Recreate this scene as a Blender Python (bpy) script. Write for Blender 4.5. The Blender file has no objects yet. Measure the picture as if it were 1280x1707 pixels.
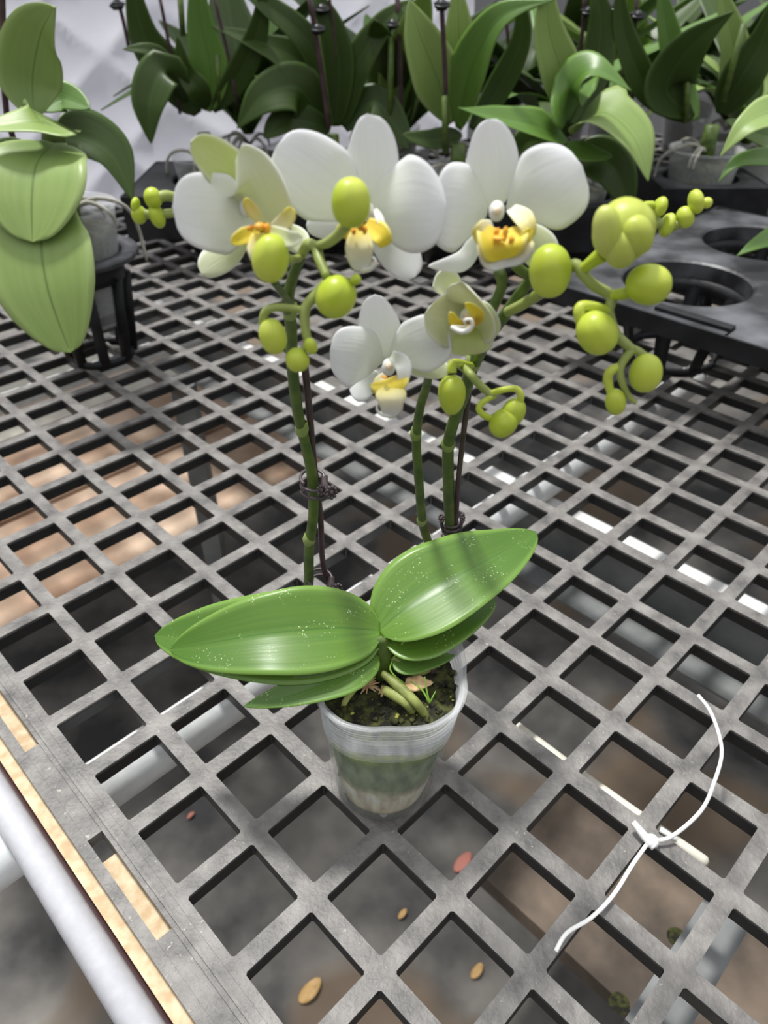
import bpy, math, random
import numpy as np
from mathutils import Vector, Matrix
SC = bpy.context.scene
COL = SC.collection
random.seed(7)
PI = math.pi
# ------------------------------------------------------------------ camera, world, sun
PT = .05                                     # pitch of the bench lattice in metres
F, PITCH, ROLL = 1239.66, .6546, .008        # focal length in pixels of the 1280x1707 frame
CAM = np.array([.0348*PT, -4.3908*PT, 7.8206*PT])
R0 = np.array([[1, 0, 0], [0, -math.sin(PITCH), -math.cos(PITCH)], [0, math.cos(PITCH), -math.sin(PITCH)]])
cr, sr = math.cos(ROLL), math.sin(ROLL)
RC = np.array([[cr, sr, 0], [-sr, cr, 0], [0, 0, 1]]) @ R0
cam_data = bpy.data.cameras.new('camera'); cam = bpy.data.objects.new('camera', cam_data); COL.objects.link(cam)
cam_data.sensor_fit = 'VERTICAL'; cam_data.sensor_height = 36.0; cam_data.lens = F/1707*36
cam_data.clip_start = .01; cam_data.clip_end = 50
M = Matrix(((RC[0][0], -RC[1][0], -RC[2][0], CAM[0]), (RC[0][1], -RC[1][1], -RC[2][1], CAM[1]), (RC[0][2], -RC[1][2], -RC[2][2], CAM[2]), (0, 0, 0, 1)))
cam.matrix_world = M
cam_data.dof.use_dof = True; cam_data.dof.focus_distance = .375; cam_data.dof.aperture_fstop = 11.5
SC.camera = cam
SC.view_settings.view_transform = 'Standard'; SC.view_settings.look = 'None'
SC.view_settings.gamma = 1; SC.view_settings.use_curve_mapping = False
SC.view_settings.exposure = 0.16
world = bpy.data.worlds.new('greenhouse_sky'); SC.world = world; world.use_nodes = True
wn, wl = world.node_tree.nodes, world.node_tree.links
wn.clear()
wo = wn.new('ShaderNodeOutputWorld'); wb = wn.new('ShaderNodeBackground'); wt = wn.new('ShaderNodeTexCoord')
ws = wn.new('ShaderNodeSeparateXYZ'); wr = wn.new('ShaderNodeValToRGB')
wl.new(wt.outputs['Generated'], ws.inputs[0]); wl.new(ws.outputs['Z'], wr.inputs[0]); wl.new(wr.outputs[0], wb.inputs[0]); wl.new(wb.outputs[0], wo.inputs[0])
wr.color_ramp.elements[0].position = 0.0; wr.color_ramp.elements[0].color = (.10, .10, .105, 1)
wr.color_ramp.elements[1].position = 0.9; wr.color_ramp.elements[1].color = (1.15, 1.17, 1.2, 1)
wb.inputs[1].default_value = 1.0
sun_d = bpy.data.lights.new('sun', 'SUN'); sun = bpy.data.objects.new('sun', sun_d); COL.objects.link(sun)
sun_d.energy = 3.5; sun_d.angle = math.radians(7); sun_d.color = (1, .985, .95)
sun.rotation_euler = Vector((-.22, .30, 1)).to_track_quat('Z', 'Y').to_euler()

# ------------------------------------------------------------------ geometry of the view
TH, RAT = -.7978, 1.0264
AX = np.array([math.cos(TH), math.sin(TH), 0]); BX = np.array([-math.sin(TH), math.cos(TH), 0])
def ray(x, y): return np.array([(x-640)/F, (y-853.5)/F, 1]) @ RC
def Z(x, y, z):                              # point of the horizontal level z
    d = ray(x, y); return CAM + d*(z-CAM[2])/d[2]
def Y(x, y, yw):                             # point of the vertical plane at distance yw
    d = ray(x, y); return CAM + d*(yw-CAM[1])/d[1]
def pr(p):
    q = RC @ (np.array(p)-CAM); return np.array([640+F*q[0]/q[2], 853.5+F*q[1]/q[2]])
def dep(p): return float((RC @ (np.array(p)-CAM))[2])
def L(a, b, z=0.0):                          # lattice coordinates to metres
    p = AX*a*PT + BX*b*PT*RAT; p = p.copy(); p[2] = z; return p
def YS(l):                                   # list of (x, y, Y)
    return [Y(*q) for q in l]
def ZS(l): return [Z(*q) for q in l]

# ------------------------------------------------------------------ materials
def mat(name, col, rough=.5, col2=None, scale=40, detail=4, bump=0, bscale=200, metal=0, spec=.5, trans=0, sss=0, stretch=None, coord='Object', lo=.35, hi=.65, coat=0, alpha=1, speck=None):
    m = bpy.data.materials.new(name); m.use_nodes = True
    n, l = m.node_tree.nodes, m.node_tree.links
    b = n['Principled BSDF']; out = n['Material Output']
    b.inputs['Roughness'].default_value = rough; b.inputs['Metallic'].default_value = metal
    b.inputs['Specular IOR Level'].default_value = spec; b.inputs['Coat Weight'].default_value = coat
    b.inputs['Base Color'].default_value = (*col, 1)
    tc = n.new('ShaderNodeTexCoord'); mp = n.new('ShaderNodeMapping'); l.new(tc.outputs[coord], mp.inputs[0])
    if stretch: mp.inputs['Scale'].default_value = stretch
    cur = None
    if col2:
        t = n.new('ShaderNodeTexNoise'); t.inputs['Scale'].default_value = scale; t.inputs['Detail'].default_value = detail
        l.new(mp.outputs[0], t.inputs['Vector'])
        r = n.new('ShaderNodeValToRGB'); r.color_ramp.elements[0].position = lo; r.color_ramp.elements[1].position = hi
        r.color_ramp.elements[0].color = (*col, 1); r.color_ramp.elements[1].color = (*col2, 1)
        l.new(t.outputs['Fac'], r.inputs[0]); cur = r.outputs[0]; l.new(cur, b.inputs['Base Color'])
    if speck:
        t = n.new('ShaderNodeTexNoise'); t.inputs['Scale'].default_value = speck[1]; t.inputs['Detail'].default_value = 2
        l.new(tc.outputs['Object'], t.inputs['Vector'])
        r = n.new('ShaderNodeMapRange'); r.inputs[1].default_value = speck[2]; r.inputs[2].default_value = speck[2]+.06
        l.new(t.outputs['Fac'], r.inputs[0])
        x = n.new('ShaderNodeMix'); x.data_type = 'RGBA'; l.new(r.outputs[0], x.inputs[0])
        if cur: l.new(cur, x.inputs[6])
        else: x.inputs[6].default_value = (*col, 1)
        x.inputs[7].default_value = (*speck[0], 1); cur = x.outputs[2]; l.new(cur, b.inputs['Base Color'])
    if bump:
        t = n.new('ShaderNodeTexNoise'); t.inputs['Scale'].default_value = bscale; t.inputs['Detail'].default_value = 4
        l.new(mp.outputs[0], t.inputs['Vector']); bp = n.new('ShaderNodeBump'); bp.inputs['Strength'].default_value = bump; bp.inputs['Distance'].default_value = .001
        l.new(t.outputs['Fac'], bp.inputs['Height']); l.new(bp.outputs[0], b.inputs['Normal'])
    sh = b.outputs[0]
    if trans:
        tr = n.new('ShaderNodeBsdfTranslucent'); tr.inputs[0].default_value = (*col, 1)
        if cur: l.new(cur, tr.inputs[0])
        mx = n.new('ShaderNodeMixShader'); mx.inputs[0].default_value = trans
        l.new(sh, mx.inputs[1]); l.new(tr.outputs[0], mx.inputs[2]); sh = mx.outputs[0]
    if alpha < 1:
        tp = n.new('ShaderNodeBsdfTransparent'); mx = n.new('ShaderNodeMixShader'); mx.inputs[0].default_value = alpha
        lw = n.new('ShaderNodeLayerWeight'); lw.inputs[0].default_value = .35
        mr = n.new('ShaderNodeMapRange'); mr.inputs[3].default_value = alpha; mr.inputs[4].default_value = min(1, alpha+.30)
        l.new(lw.outputs['Facing'], mr.inputs[0]); l.new(mr.outputs[0], mx.inputs[0])
        l.new(tp.outputs[0], mx.inputs[1]); l.new(sh, mx.inputs[2]); sh = mx.outputs[0]
    l.new(sh, out.inputs['Surface'])
    return m
def blade_mat(name, base, tip, edge=None, vein=None, rough=.4, trans=.15, vscale=26, speck=0, spec=.5, vstr=.35, bump=.25, mid=None):
    """leaf or petal: colour runs along u, long veins across v, midrib at v=.5"""
    m = bpy.data.materials.new(name); m.use_nodes = True
    n, l = m.node_tree.nodes, m.node_tree.links
    b = n['Principled BSDF']; out = n['Material Output']
    b.inputs['Roughness'].default_value = rough; b.inputs['Specular IOR Level'].default_value = spec
    uv = n.new('ShaderNodeUVMap'); uv.uv_map = 'UVMap'
    sx = n.new('ShaderNodeSeparateXYZ'); l.new(uv.outputs[0], sx.inputs[0])
    r = n.new('ShaderNodeValToRGB'); r.color_ramp.elements[0].color = (*base, 1); r.color_ramp.elements[1].color = (*tip, 1)
    r.color_ramp.elements[0].position = .08; r.color_ramp.elements[1].position = .8
    l.new(sx.outputs[0], r.inputs[0]); cur = r.outputs[0]
    def mix(c, fac, colr, mode='MIX'):
        x = n.new('ShaderNodeMix'); x.data_type = 'RGBA'; x.blend_type = mode
        l.new(c, x.inputs[6]); x.inputs[7].default_value = (*colr, 1); l.new(fac, x.inputs[0]); return x.outputs[2]
    mp = n.new('ShaderNodeMapping'); mp.inputs['Scale'].default_value = (1.6, vscale, 1); l.new(uv.outputs[0], mp.inputs[0])
    t = n.new('ShaderNodeTexNoise'); t.inputs['Scale'].default_value = 1.0; t.inputs['Detail'].default_value = 3; l.new(mp.outputs[0], t.inputs['Vector'])
    if vein:
        mr = n.new('ShaderNodeMapRange'); mr.inputs[1].default_value = .42; mr.inputs[2].default_value = .68; mr.inputs[4].default_value = vstr
        l.new(t.outputs['Fac'], mr.inputs[0]); cur = mix(cur, mr.outputs[0], vein)
    t2 = n.new('ShaderNodeTexNoise'); t2.inputs['Scale'].default_value = 3.2; l.new(uv.outputs[0], t2.inputs['Vector'])
    ab = n.new('ShaderNodeMath'); ab.operation = 'SUBTRACT'; ab.inputs[1].default_value = .5; l.new(sx.outputs[1], ab.inputs[0])
    aa = n.new('ShaderNodeMath'); aa.operation = 'ABSOLUTE'; l.new(ab.outputs[0], aa.inputs[0])
    if mid:
        mr = n.new('ShaderNodeMapRange'); mr.inputs[1].default_value = .004; mr.inputs[2].default_value = .018; mr.inputs[3].default_value = .75; mr.inputs[4].default_value = 0
        l.new(aa.outputs[0], mr.inputs[0]); cur = mix(cur, mr.outputs[0], mid)
    if edge:
        mr = n.new('ShaderNodeMapRange'); mr.inputs[1].default_value = .38; mr.inputs[2].default_value = .5; mr.inputs[4].default_value = .85
        l.new(aa.outputs[0], mr.inputs[0]); cur = mix(cur, mr.outputs[0], edge)
    if speck:
        tc = n.new('ShaderNodeTexCoord'); t3 = n.new('ShaderNodeTexVoronoi'); t3.inputs['Scale'].default_value = 620
        l.new(tc.outputs['Object'], t3.inputs['Vector'])
        t4 = n.new('ShaderNodeTexNoise'); t4.inputs['Scale'].default_value = 75; l.new(tc.outputs['Object'], t4.inputs['Vector'])
        m1 = n.new('ShaderNodeMapRange'); m1.inputs[1].default_value = .10; m1.inputs[2].default_value = .26; m1.inputs[3].default_value = 1; m1.inputs[4].default_value = 0
        l.new(t3.outputs['Distance'], m1.inputs[0])
        m2 = n.new('ShaderNodeMapRange'); m2.inputs[1].default_value = .52; m2.inputs[2].default_value = .66; m2.inputs[4].default_value = speck; l.new(t4.outputs['Fac'], m2.inputs[0])
        mm = n.new('ShaderNodeMath'); mm.operation = 'MULTIPLY'; l.new(m1.outputs[0], mm.inputs[0]); l.new(m2.outputs[0], mm.inputs[1])
        cur = mix(cur, mm.outputs[0], (.8, .9, .6))
    l.new(cur, b.inputs['Base Color'])
    if bump:
        bp = n.new('ShaderNodeBump'); bp.inputs['Strength'].default_value = bump; bp.inputs['Distance'].default_value = .0012
        l.new(t.outputs['Fac'], bp.inputs['Height']); l.new(bp.outputs[0], b.inputs['Normal'])
    tr = n.new('ShaderNodeBsdfTranslucent'); l.new(cur, tr.inputs[0])
    mx = n.new('ShaderNodeMixShader'); mx.inputs[0].default_value = trans
    l.new(b.outputs[0], mx.inputs[1]); l.new(tr.outputs[0], mx.inputs[2]); l.new(mx.outputs[0], out.inputs['Surface'])
    return m
MT = dict(
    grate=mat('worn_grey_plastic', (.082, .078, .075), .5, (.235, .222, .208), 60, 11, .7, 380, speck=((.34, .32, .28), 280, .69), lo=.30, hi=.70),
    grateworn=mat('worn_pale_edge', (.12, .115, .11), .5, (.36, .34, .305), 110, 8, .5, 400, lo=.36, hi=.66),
    grateshade=mat('shaded_grate_walls', (.012, .012, .013), .5),  # lattice walls and underside: their shade is put into the colour
    floor=mat('stained_concrete', (.028, .028, .029), .8, (.21, .195, .175), 6.5, 10, .3, 60, lo=.36, hi=.70, speck=((.13, .095, .065), 3.1, .55)),
    galv=mat('galvanised_steel', (.78, .81, .81), .32, (.88, .90, .90), 90, 4, .1, 200, metal=.05),
    steel=mat('grey_steel', (.16, .17, .17), .45, (.27, .28, .28), 22, 4, metal=.3),
    alu=mat('white_enamelled_tube', (.55, .55, .585), .36, (.60, .60, .635), 160, 5, .12, 300, metal=.1),
    wood=mat('raw_pine', (.50, .35, .20), .7, (.66, .54, .36), 150, 6, .5, 300),
    plank=mat('brown_board', (.36, .22, .14), .7, (.72, .54, .40), 9, 8, .3, 120),
    oldplank=mat('stained_board', (.09, .07, .055), .8, (.26, .20, .15), 14, 9, .3, 120, lo=.38, hi=.7),
    hose=mat('maroon_rubber', (.085, .045, .048), .45),
    white=mat('white_plastic', (.80, .80, .78), .4),
    cream=mat('cream_plastic', (.62, .58, .48), .5, (.72, .69, .60), 60),
    black=mat('black_tray_plastic', (.008, .008, .009), .5, (.022, .023, .026), 30, 6, .2, 120, spec=.3),
    dusty=mat('dusty_black_plastic', (.016, .016, .019), .45, (.15, .155, .17), 16, 8, .3, 90, lo=.40, hi=.74, stretch=(1, 1, 1)),
    curtain=mat('white_quilted_film', (.74, .74, .84), .5, (.84, .84, .92), 7, 3, .6, 9, trans=.55),
    pot=mat('clear_plastic', (.34, .37, .34), .12, alpha=.035, spec=.7, bump=.35, bscale=130),
    potrim=mat('clear_plastic_rim', (.80, .82, .83), .18, alpha=.15, spec=.7, bump=.4, bscale=160),
    moss=mat('dark_moss', (.012, .012, .006), .9, (.10, .11, .02), 190, 8, 1, 700, lo=.42, hi=.75),
    mossbit=mat('yellow_green_moss', (.20, .24, .03), .8, (.42, .42, .10), 300),
    driedmoss=mat('dried_moss', (.45, .28, .13), .8, (.62, .45, .25), 300),
    root=mat('green_root', (.10, .13, .025), .55, (.42, .46, .13), 70, 5, .4, 300),
    paleroot=mat('pale_root', (.33, .32, .27), .7, (.52, .50, .44), 60),
    stake=mat('maroon_stake', (.040, .018, .024), .4, (.09, .045, .055), 90),
    clip=mat('brown_clip_plastic', (.055, .038, .045), .32, (.11, .085, .09), 160),
    darkclip=mat('black_clip_plastic', (.008, .008, .010), .35),
    stem=mat('stem_green', (.055, .10, .016), .45, (.11, .17, .025), 120, 5, .2, 300),
    stemlt=mat('rachis_green', (.26, .32, .075), .45, (.36, .42, .12), 60, 4),
    node=mat('node_bract', (.20, .28, .06), .5, (.30, .36, .12), 80),
    bud=mat('bud_green', (.52, .64, .045), .36, (.70, .78, .12), 38, 3, trans=.18),
    budopen=mat('opening_bud', (.56, .64, .09), .4, (.72, .76, .26), 36, 3, trans=.2),
    grass=mat('grass_shoot', (.22, .42, .05), .5),
    litter=mat('dried_leaf', (.42, .25, .08), .7, (.55, .36, .16), 90),
    pink=mat('pink_dried_petal', (.42, .16, .12), .7),
)
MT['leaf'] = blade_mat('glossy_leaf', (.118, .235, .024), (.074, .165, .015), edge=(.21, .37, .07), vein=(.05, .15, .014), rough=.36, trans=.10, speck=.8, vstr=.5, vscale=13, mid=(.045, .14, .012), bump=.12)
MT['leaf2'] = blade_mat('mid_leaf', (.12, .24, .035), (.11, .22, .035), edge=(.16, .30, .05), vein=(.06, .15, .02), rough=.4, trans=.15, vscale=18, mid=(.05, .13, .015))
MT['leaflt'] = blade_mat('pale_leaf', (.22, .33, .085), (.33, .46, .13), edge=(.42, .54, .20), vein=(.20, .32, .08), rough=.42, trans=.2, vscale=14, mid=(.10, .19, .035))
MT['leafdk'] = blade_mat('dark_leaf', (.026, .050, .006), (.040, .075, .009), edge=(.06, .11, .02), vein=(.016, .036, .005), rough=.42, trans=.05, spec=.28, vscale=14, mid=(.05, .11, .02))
MT['petal'] = blade_mat('white_petal', (.86, .89, .78), (.93, .935, .95), edge=(.90, .90, .92), vein=(.80, .82, .80), rough=.5, trans=.40, vscale=16, vstr=.3, bump=.12, spec=.3)
MT['petalg'] = blade_mat('greenish_petal', (.74, .78, .44), (.80, .83, .62), edge=(.88, .89, .84), vein=(.66, .72, .38), rough=.5, trans=.28, vscale=12, vstr=.3, bump=.12, spec=.3)
MT['petaly'] = blade_mat('yellow_green_petal', (.58, .68, .22), (.70, .76, .36), edge=(.88, .88, .80), vein=(.56, .66, .20), rough=.5, trans=.28, vscale=12, vstr=.3, bump=.12, spec=.3)
MT['yellow'] = blade_mat('yellow_lobe', (.80, .62, .10), (.82, .70, .05), edge=(.86, .80, .30), vein=(.80, .55, .03), rough=.5, trans=.2, vscale=10, spec=.3)
MT['lipmid'] = blade_mat('lip_midlobe', (.85, .72, .08), (.88, .88, .86), vein=(.84, .82, .6), rough=.5, trans=.2, vscale=10, spec=.3)
MT['lipside'] = blade_mat('lip_side_lobe', (.84, .84, .70), (.84, .72, .10), vein=(.84, .84, .74), rough=.5, trans=.2, vscale=8, spec=.3)
MT['orange'] = mat('orange_callus', (.85, .32, .02), .5, (.85, .50, .05), 300)
MT['peach'] = mat('peach_column_cap', (.84, .62, .42), .5, (.86, .78, .66), 300)
MT['column'] = mat('white_column', (.86, .86, .80), .5, trans=.1)

# ------------------------------------------------------------------ mesh builder and tagging
class MB:
    def __init__(s): s.v, s.f, s.uv, s.mi, s.mats = [], [], [], [], []
    def m(s, k):
        k = MT[k] if isinstance(k, str) else k
        if k not in s.mats: s.mats.append(k)
        return s.mats.index(k)
    def face(s, idx, uvs, mi): s.f.append(idx); s.uv.append(uvs or [(0, 0)]*len(idx)); s.mi.append(mi)
    def box(s, c, ax, k):
        """c centre, ax three half-axis vectors"""
        mi = s.m(k); o = len(s.v); c = np.array(c, float); ax = [np.array(a, float) for a in ax]
        for i in (-1, 1):
            for j in (-1, 1):
                for q in (-1, 1): s.v.append(c+ax[0]*i+ax[1]*j+ax[2]*q)
        for q in ((0, 1, 3, 2), (4, 6, 7, 5), (0, 4, 5, 1), (2, 3, 7, 6), (0, 2, 6, 4), (1, 5, 7, 3)): s.face([o+w for w in q], None, mi)
    def tube(s, pts, r, k, n=12, cap=True, sub=5, flat=1.0):
        mi = s.m(k); pts = [np.array(p, float) for p in pts]
        if not hasattr(r, '__len__'): r = [r]*len(pts)
        if sub > 1 and len(pts) > 2:
            P2, R2 = [], []
            for i in range(len(pts)-1):
                for j in range(sub):
                    t = j/sub; P2.append(cr_(pts, i, t)); R2.append(r[i]*(1-t)+r[i+1]*t)
            P2.append(pts[-1]); R2.append(r[-1]); pts, r = P2, R2
        o = len(s.v); up = None
        for i, p in enumerate(pts):
            t = pts[min(i+1, len(pts)-1)]-pts[max(i-1, 0)]; t = t/(np.linalg.norm(t)+1e-12)
            if up is None:
                up = np.cross(t, [0, 0, 1]) if abs(t[2]) < .9 else np.cross(t, [0, 1, 0])
            up = up-t*(up@t); up /= np.linalg.norm(up)+1e-12; w = np.cross(t, up)
            for j in range(n):
                a = 2*PI*j/n; s.v.append(p+(up*math.cos(a)+w*math.sin(a)*flat)*r[i])
        for i in range(len(pts)-1):
            for j in range(n):
                a, b = o+i*n+j, o+i*n+(j+1) % n
                s.face([a, b, b+n, a+n], [(i/len(pts), j/n)]*4, mi)
        if cap:
            s.face([o+j for j in range(n)][::-1], None, mi); s.face([o+(len(pts)-1)*n+j for j in range(n)], None, mi)
    def lathe(s, prof, c, k, n=48, axis=None, rmod=None, closed=False):
        """prof: list of (r, z) along the axis (default world z) from c"""
        mi = s.m(k); c = np.array(c, float); ax = np.array([0, 0, 1.]) if axis is None else np.array(axis, float)/np.linalg.norm(axis)
        u = np.cross(ax, [0, 1, 0]) if abs(ax[1]) < .9 else np.cross(ax, [1, 0, 0]); u /= np.linalg.norm(u); w = np.cross(ax, u)
        if axis is None: u, w = np.array([1., 0, 0]), np.array([0, 1., 0])
        o = len(s.v)
        for (r, z) in prof:
            for j in range(n):
                a = 2*PI*j/n; rr = r*(rmod(a, z) if rmod else 1); s.v.append(c+ax*z+(u*math.cos(a)+w*math.sin(a))*rr)
        m_ = len(prof)
        for i in range(m_ if closed else m_-1):
            for j in range(n):
                a, b = i*n+j, i*n+(j+1) % n; e = ((i+1) % m_)*n
                s.face([o+a, o+b, o+e+(j+1) % n, o+e+j], [(i/m_, j/n)]*4, mi)
    def blob(s, c, r, k, n=10, jit=0.0, seed=0, sq=(1, 1, 1)):
        rs = random.Random(seed); mi = s.m(k); o = len(s.v); c = np.array(c, float); m_ = max(4, n//2)
        for i in range(m_+1):
            for j in range(n):
                a, b = 2*PI*j/n, PI*i/m_; q = 1+(jit*(rs.random()-.5) if 0 < i < m_ else 0)
                s.v.append(c+np.array([math.sin(b)*math.cos(a)*sq[0], math.sin(b)*math.sin(a)*sq[1], math.cos(b)*sq[2]])*r*q)
        for i in range(m_):
            for j in range(n):
                a, b = o+i*n+j, o+i*n+(j+1) % n; s.face([a, a+n, b+n, b], None, mi)
    def blade(s, pts, hl, hr, k, n=(0, -.5, 1), fold=.12, cup=.0, ripple=0, rn=3, ns=22, nw=12, px=True, shape=None, thick=.0012, rph=0, n2=None, curl=0):
        """curved leaf or petal. pts: centre line; hl/hr half widths to the left and right of the way from base to tip
        (pixels when px, metres otherwise), shape: width profile over the length"""
        mi = s.m(k); pts = [np.array(p, float) for p in pts]; n = np.array(n, float); n /= np.linalg.norm(n)
        n2_ = n if n2 is None else np.array(n2, float)/np.linalg.norm(n2)
        shape = shape or SH['leaf']; ln = sum(np.linalg.norm(pts[i+1]-pts[i]) for i in range(len(pts)-1))
        rows = []; segs = len(pts)-1
        for i in range(ns+1):
            u = i/ns; x = u*segs; k_ = min(int(x), segs-1); p = cr_(pts, k_, x-k_)
            p1 = cr_(pts, k_, min(x-k_+.05, 1)); p0 = cr_(pts, k_, max(x-k_-.05, 0)); t = p1-p0; t /= np.linalg.norm(t)+1e-12
            nh = n*(1-u)+n2_*u
            w = np.cross(nh, t); w /= np.linalg.norm(w)+1e-12; nn = np.cross(t, w)
            if px:
                q0 = pr(p); tp = pr(p+t*.002)-q0; wp = pr(p+w*.002)-q0; tl = np.linalg.norm(tp)+1e-9
                lf = np.array([tp[1], -tp[0]])/tl; e = wp@lf
                if e < 0: w = -w; e = -e
                sc = .002/max(e, .38*.002*F/dep(p))
                if nn@nh < 0: nn = -nn
            else: sc = 1.0
            prof = shape(u); WL = interp(hl, u)*prof*sc; WR = interp(hr, u)*prof*sc; row = []
            for j in range(nw+1):
                q = 2*j/nw-1; W = WL if q > 0 else WR
                off = abs(q)*fold*W + q*q*cup*W + ripple*W*abs(q)**2*math.sin(u*rn*2*PI+q*1.3+rph)
                row.append((p+w*q*W*(1-.25*curl*abs(q)), nn*1, off, (u, (q+1)/2)))
            rows.append(row)
        o = len(s.v); N = nw+1
        for sgn in (1, -1):
            for i, row in enumerate(rows):
                for j, (p, nn, off, uv) in enumerate(row):
                    ed = 1-.75*abs(2*j/nw-1)**4
                    s.v.append(p+nn*(off+sgn*thick*.5*ed))
        T = (ns+1)*N
        for i in range(ns):
            for j in range(nw):
                a = i*N+j; q = [a, a+1, a+N+1, a+N]; uv = [rows[z//N][z % N][3] for z in q]
                s.face([o+z for z in q], uv, mi); s.face([o+T+z for z in q][::-1], uv[::-1], mi)
        rim = [(i*N, (i+1)*N) for i in range(ns)]+[(ns*N+j, ns*N+j+1) for j in range(nw)]+[((i+1)*N+nw, i*N+nw) for i in range(ns-1, -1, -1)]+[(j+1, j) for j in range(nw-1, -1, -1)]
        for a, b in rim:
            s.face([o+a, o+b, o+T+b, o+T+a], [rows[z//N][z % N][3] for z in (a, b, b, a)], mi)
    def build(s, name, parent=None, smooth=True, origin=None):
        me = bpy.data.meshes.new(name)
        off = np.array(origin) if origin is not None else (np.array(parent['_o']) if parent is not None else None)
        if off is None:
            vv = np.array(s.v); off = np.array([(vv[:, 0].min()+vv[:, 0].max())/2, (vv[:, 1].min()+vv[:, 1].max())/2, vv[:, 2].min()])
        me.from_pydata([tuple(np.array(v)-off) for v in s.v], [], s.f)
        for m_ in s.mats: me.materials.append(m_)
        me.polygons.foreach_set('material_index', s.mi); me.polygons.foreach_set('use_smooth', [smooth]*len(s.f))
        ul = me.uv_layers.new(name='UVMap'); fl = [c for q in s.uv for uv in q for c in uv]; ul.data.foreach_set('uv', fl)
        me.validate(); me.update()
        o = bpy.data.objects.new(name, me); COL.objects.link(o)
        if parent is not None: o.parent = parent; o['_o'] = [float(x) for x in off]
        else: o.location = off; o['_o'] = [float(x) for x in off]
        return o
def cr_(p, i, t):
    a, b, c, d = p[max(i-1, 0)], p[i], p[min(i+1, len(p)-1)], p[min(i+2, len(p)-1)]
    return .5*((2*b)+(-a+c)*t+(2*a-5*b+4*c-d)*t*t+(-a+3*b-3*c+d)*t**3)
def interp(h, u):
    if not hasattr(h, '__len__'): return h
    x = u*(len(h)-1); i = min(int(x), len(h)-2); t = x-i; t = t*t*(3-2*t); return h[i]*(1-t)+h[i+1]*t
def sp(u, a, b, p=1.0):
    u = min(max(u, 0), 1); return (max(math.sin(PI*u**a), 0)**b)*p
SH = dict(leaf=lambda u: max(.16*(1-u), sp(u, .95, .62)) if u < .98 else sp(u, .95, .62)*1.0,
          sepal=lambda u: max(.25*(1-u), sp(u, 1.15, .55)), petal=lambda u: max(.16*(1-u), sp(u, 1.5, .5)),
          broad=lambda u: (.30+.70*min(1, u/.38)**.8)*max(0, 1-abs(2*u**1.05-1)**2.6)**.5 if u > .02 else .14,
          strap=lambda u: max(.45*(1-u)**.5*(u < .3), 0) if u < .001 else min(1, .45+1.6*u)*(1-max(0, (u-.55)/.45)**2.4)**.5,
          mid=lambda u: min(1, .5+u*1.2)*(1-u**3)**.6, full=lambda u: 1.0)
def tag(o, label=None, cat=None, group=None, kind=None):
    if label: o['label'] = label
    if cat: o['category'] = cat
    if group: o['group'] = group
    if kind: o['kind'] = kind
    return o
def empty(name, loc, label, cat, group=None):
    o = bpy.data.objects.new(name, None); COL.objects.link(o); o.location = [float(x) for x in loc]; o['_o'] = [float(x) for x in loc]
    o.empty_display_size = .02
    return tag(o, label, cat, group)

# ------------------------------------------------------------------ setting: floor and curtain
FZ = -.62
b = MB(); b.box((0, 1.2, FZ-.02), ((3.2, 0, 0), (0, 3.0, 0), (0, 0, .02)), 'floor'); tag(b.build('floor', smooth=False), kind='structure')
def curt(x): return 1.33+.03*math.sin(x*4.1)+.8*max(0, x+.42)
# quilted white film hanging behind the plants
b = MB(); mi = b.m('curtain'); nx, nz = 260, 150; o0 = len(b.v); cy = 2.05
for i in range(nx+1):
    for j in range(nz+1):
        x = -2.2+2.42*i/nx; z = -.085+1.4*j/nz; g = .155
        u_, v_ = (x*.8+z)/g, (x*.8-z)/g
        q = abs(math.sin(PI*u_))*abs(math.sin(PI*v_))
        b.v.append(np.array([x, curt(x)-.016*q**.45, z]))
for i in range(nx):
    for j in range(nz):
        a = i*(nz+1)+j; b.face([a, a+nz+1, a+nz+2, a+1], None, mi)
tag(b.build('wall_back'), kind='structure')

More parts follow.
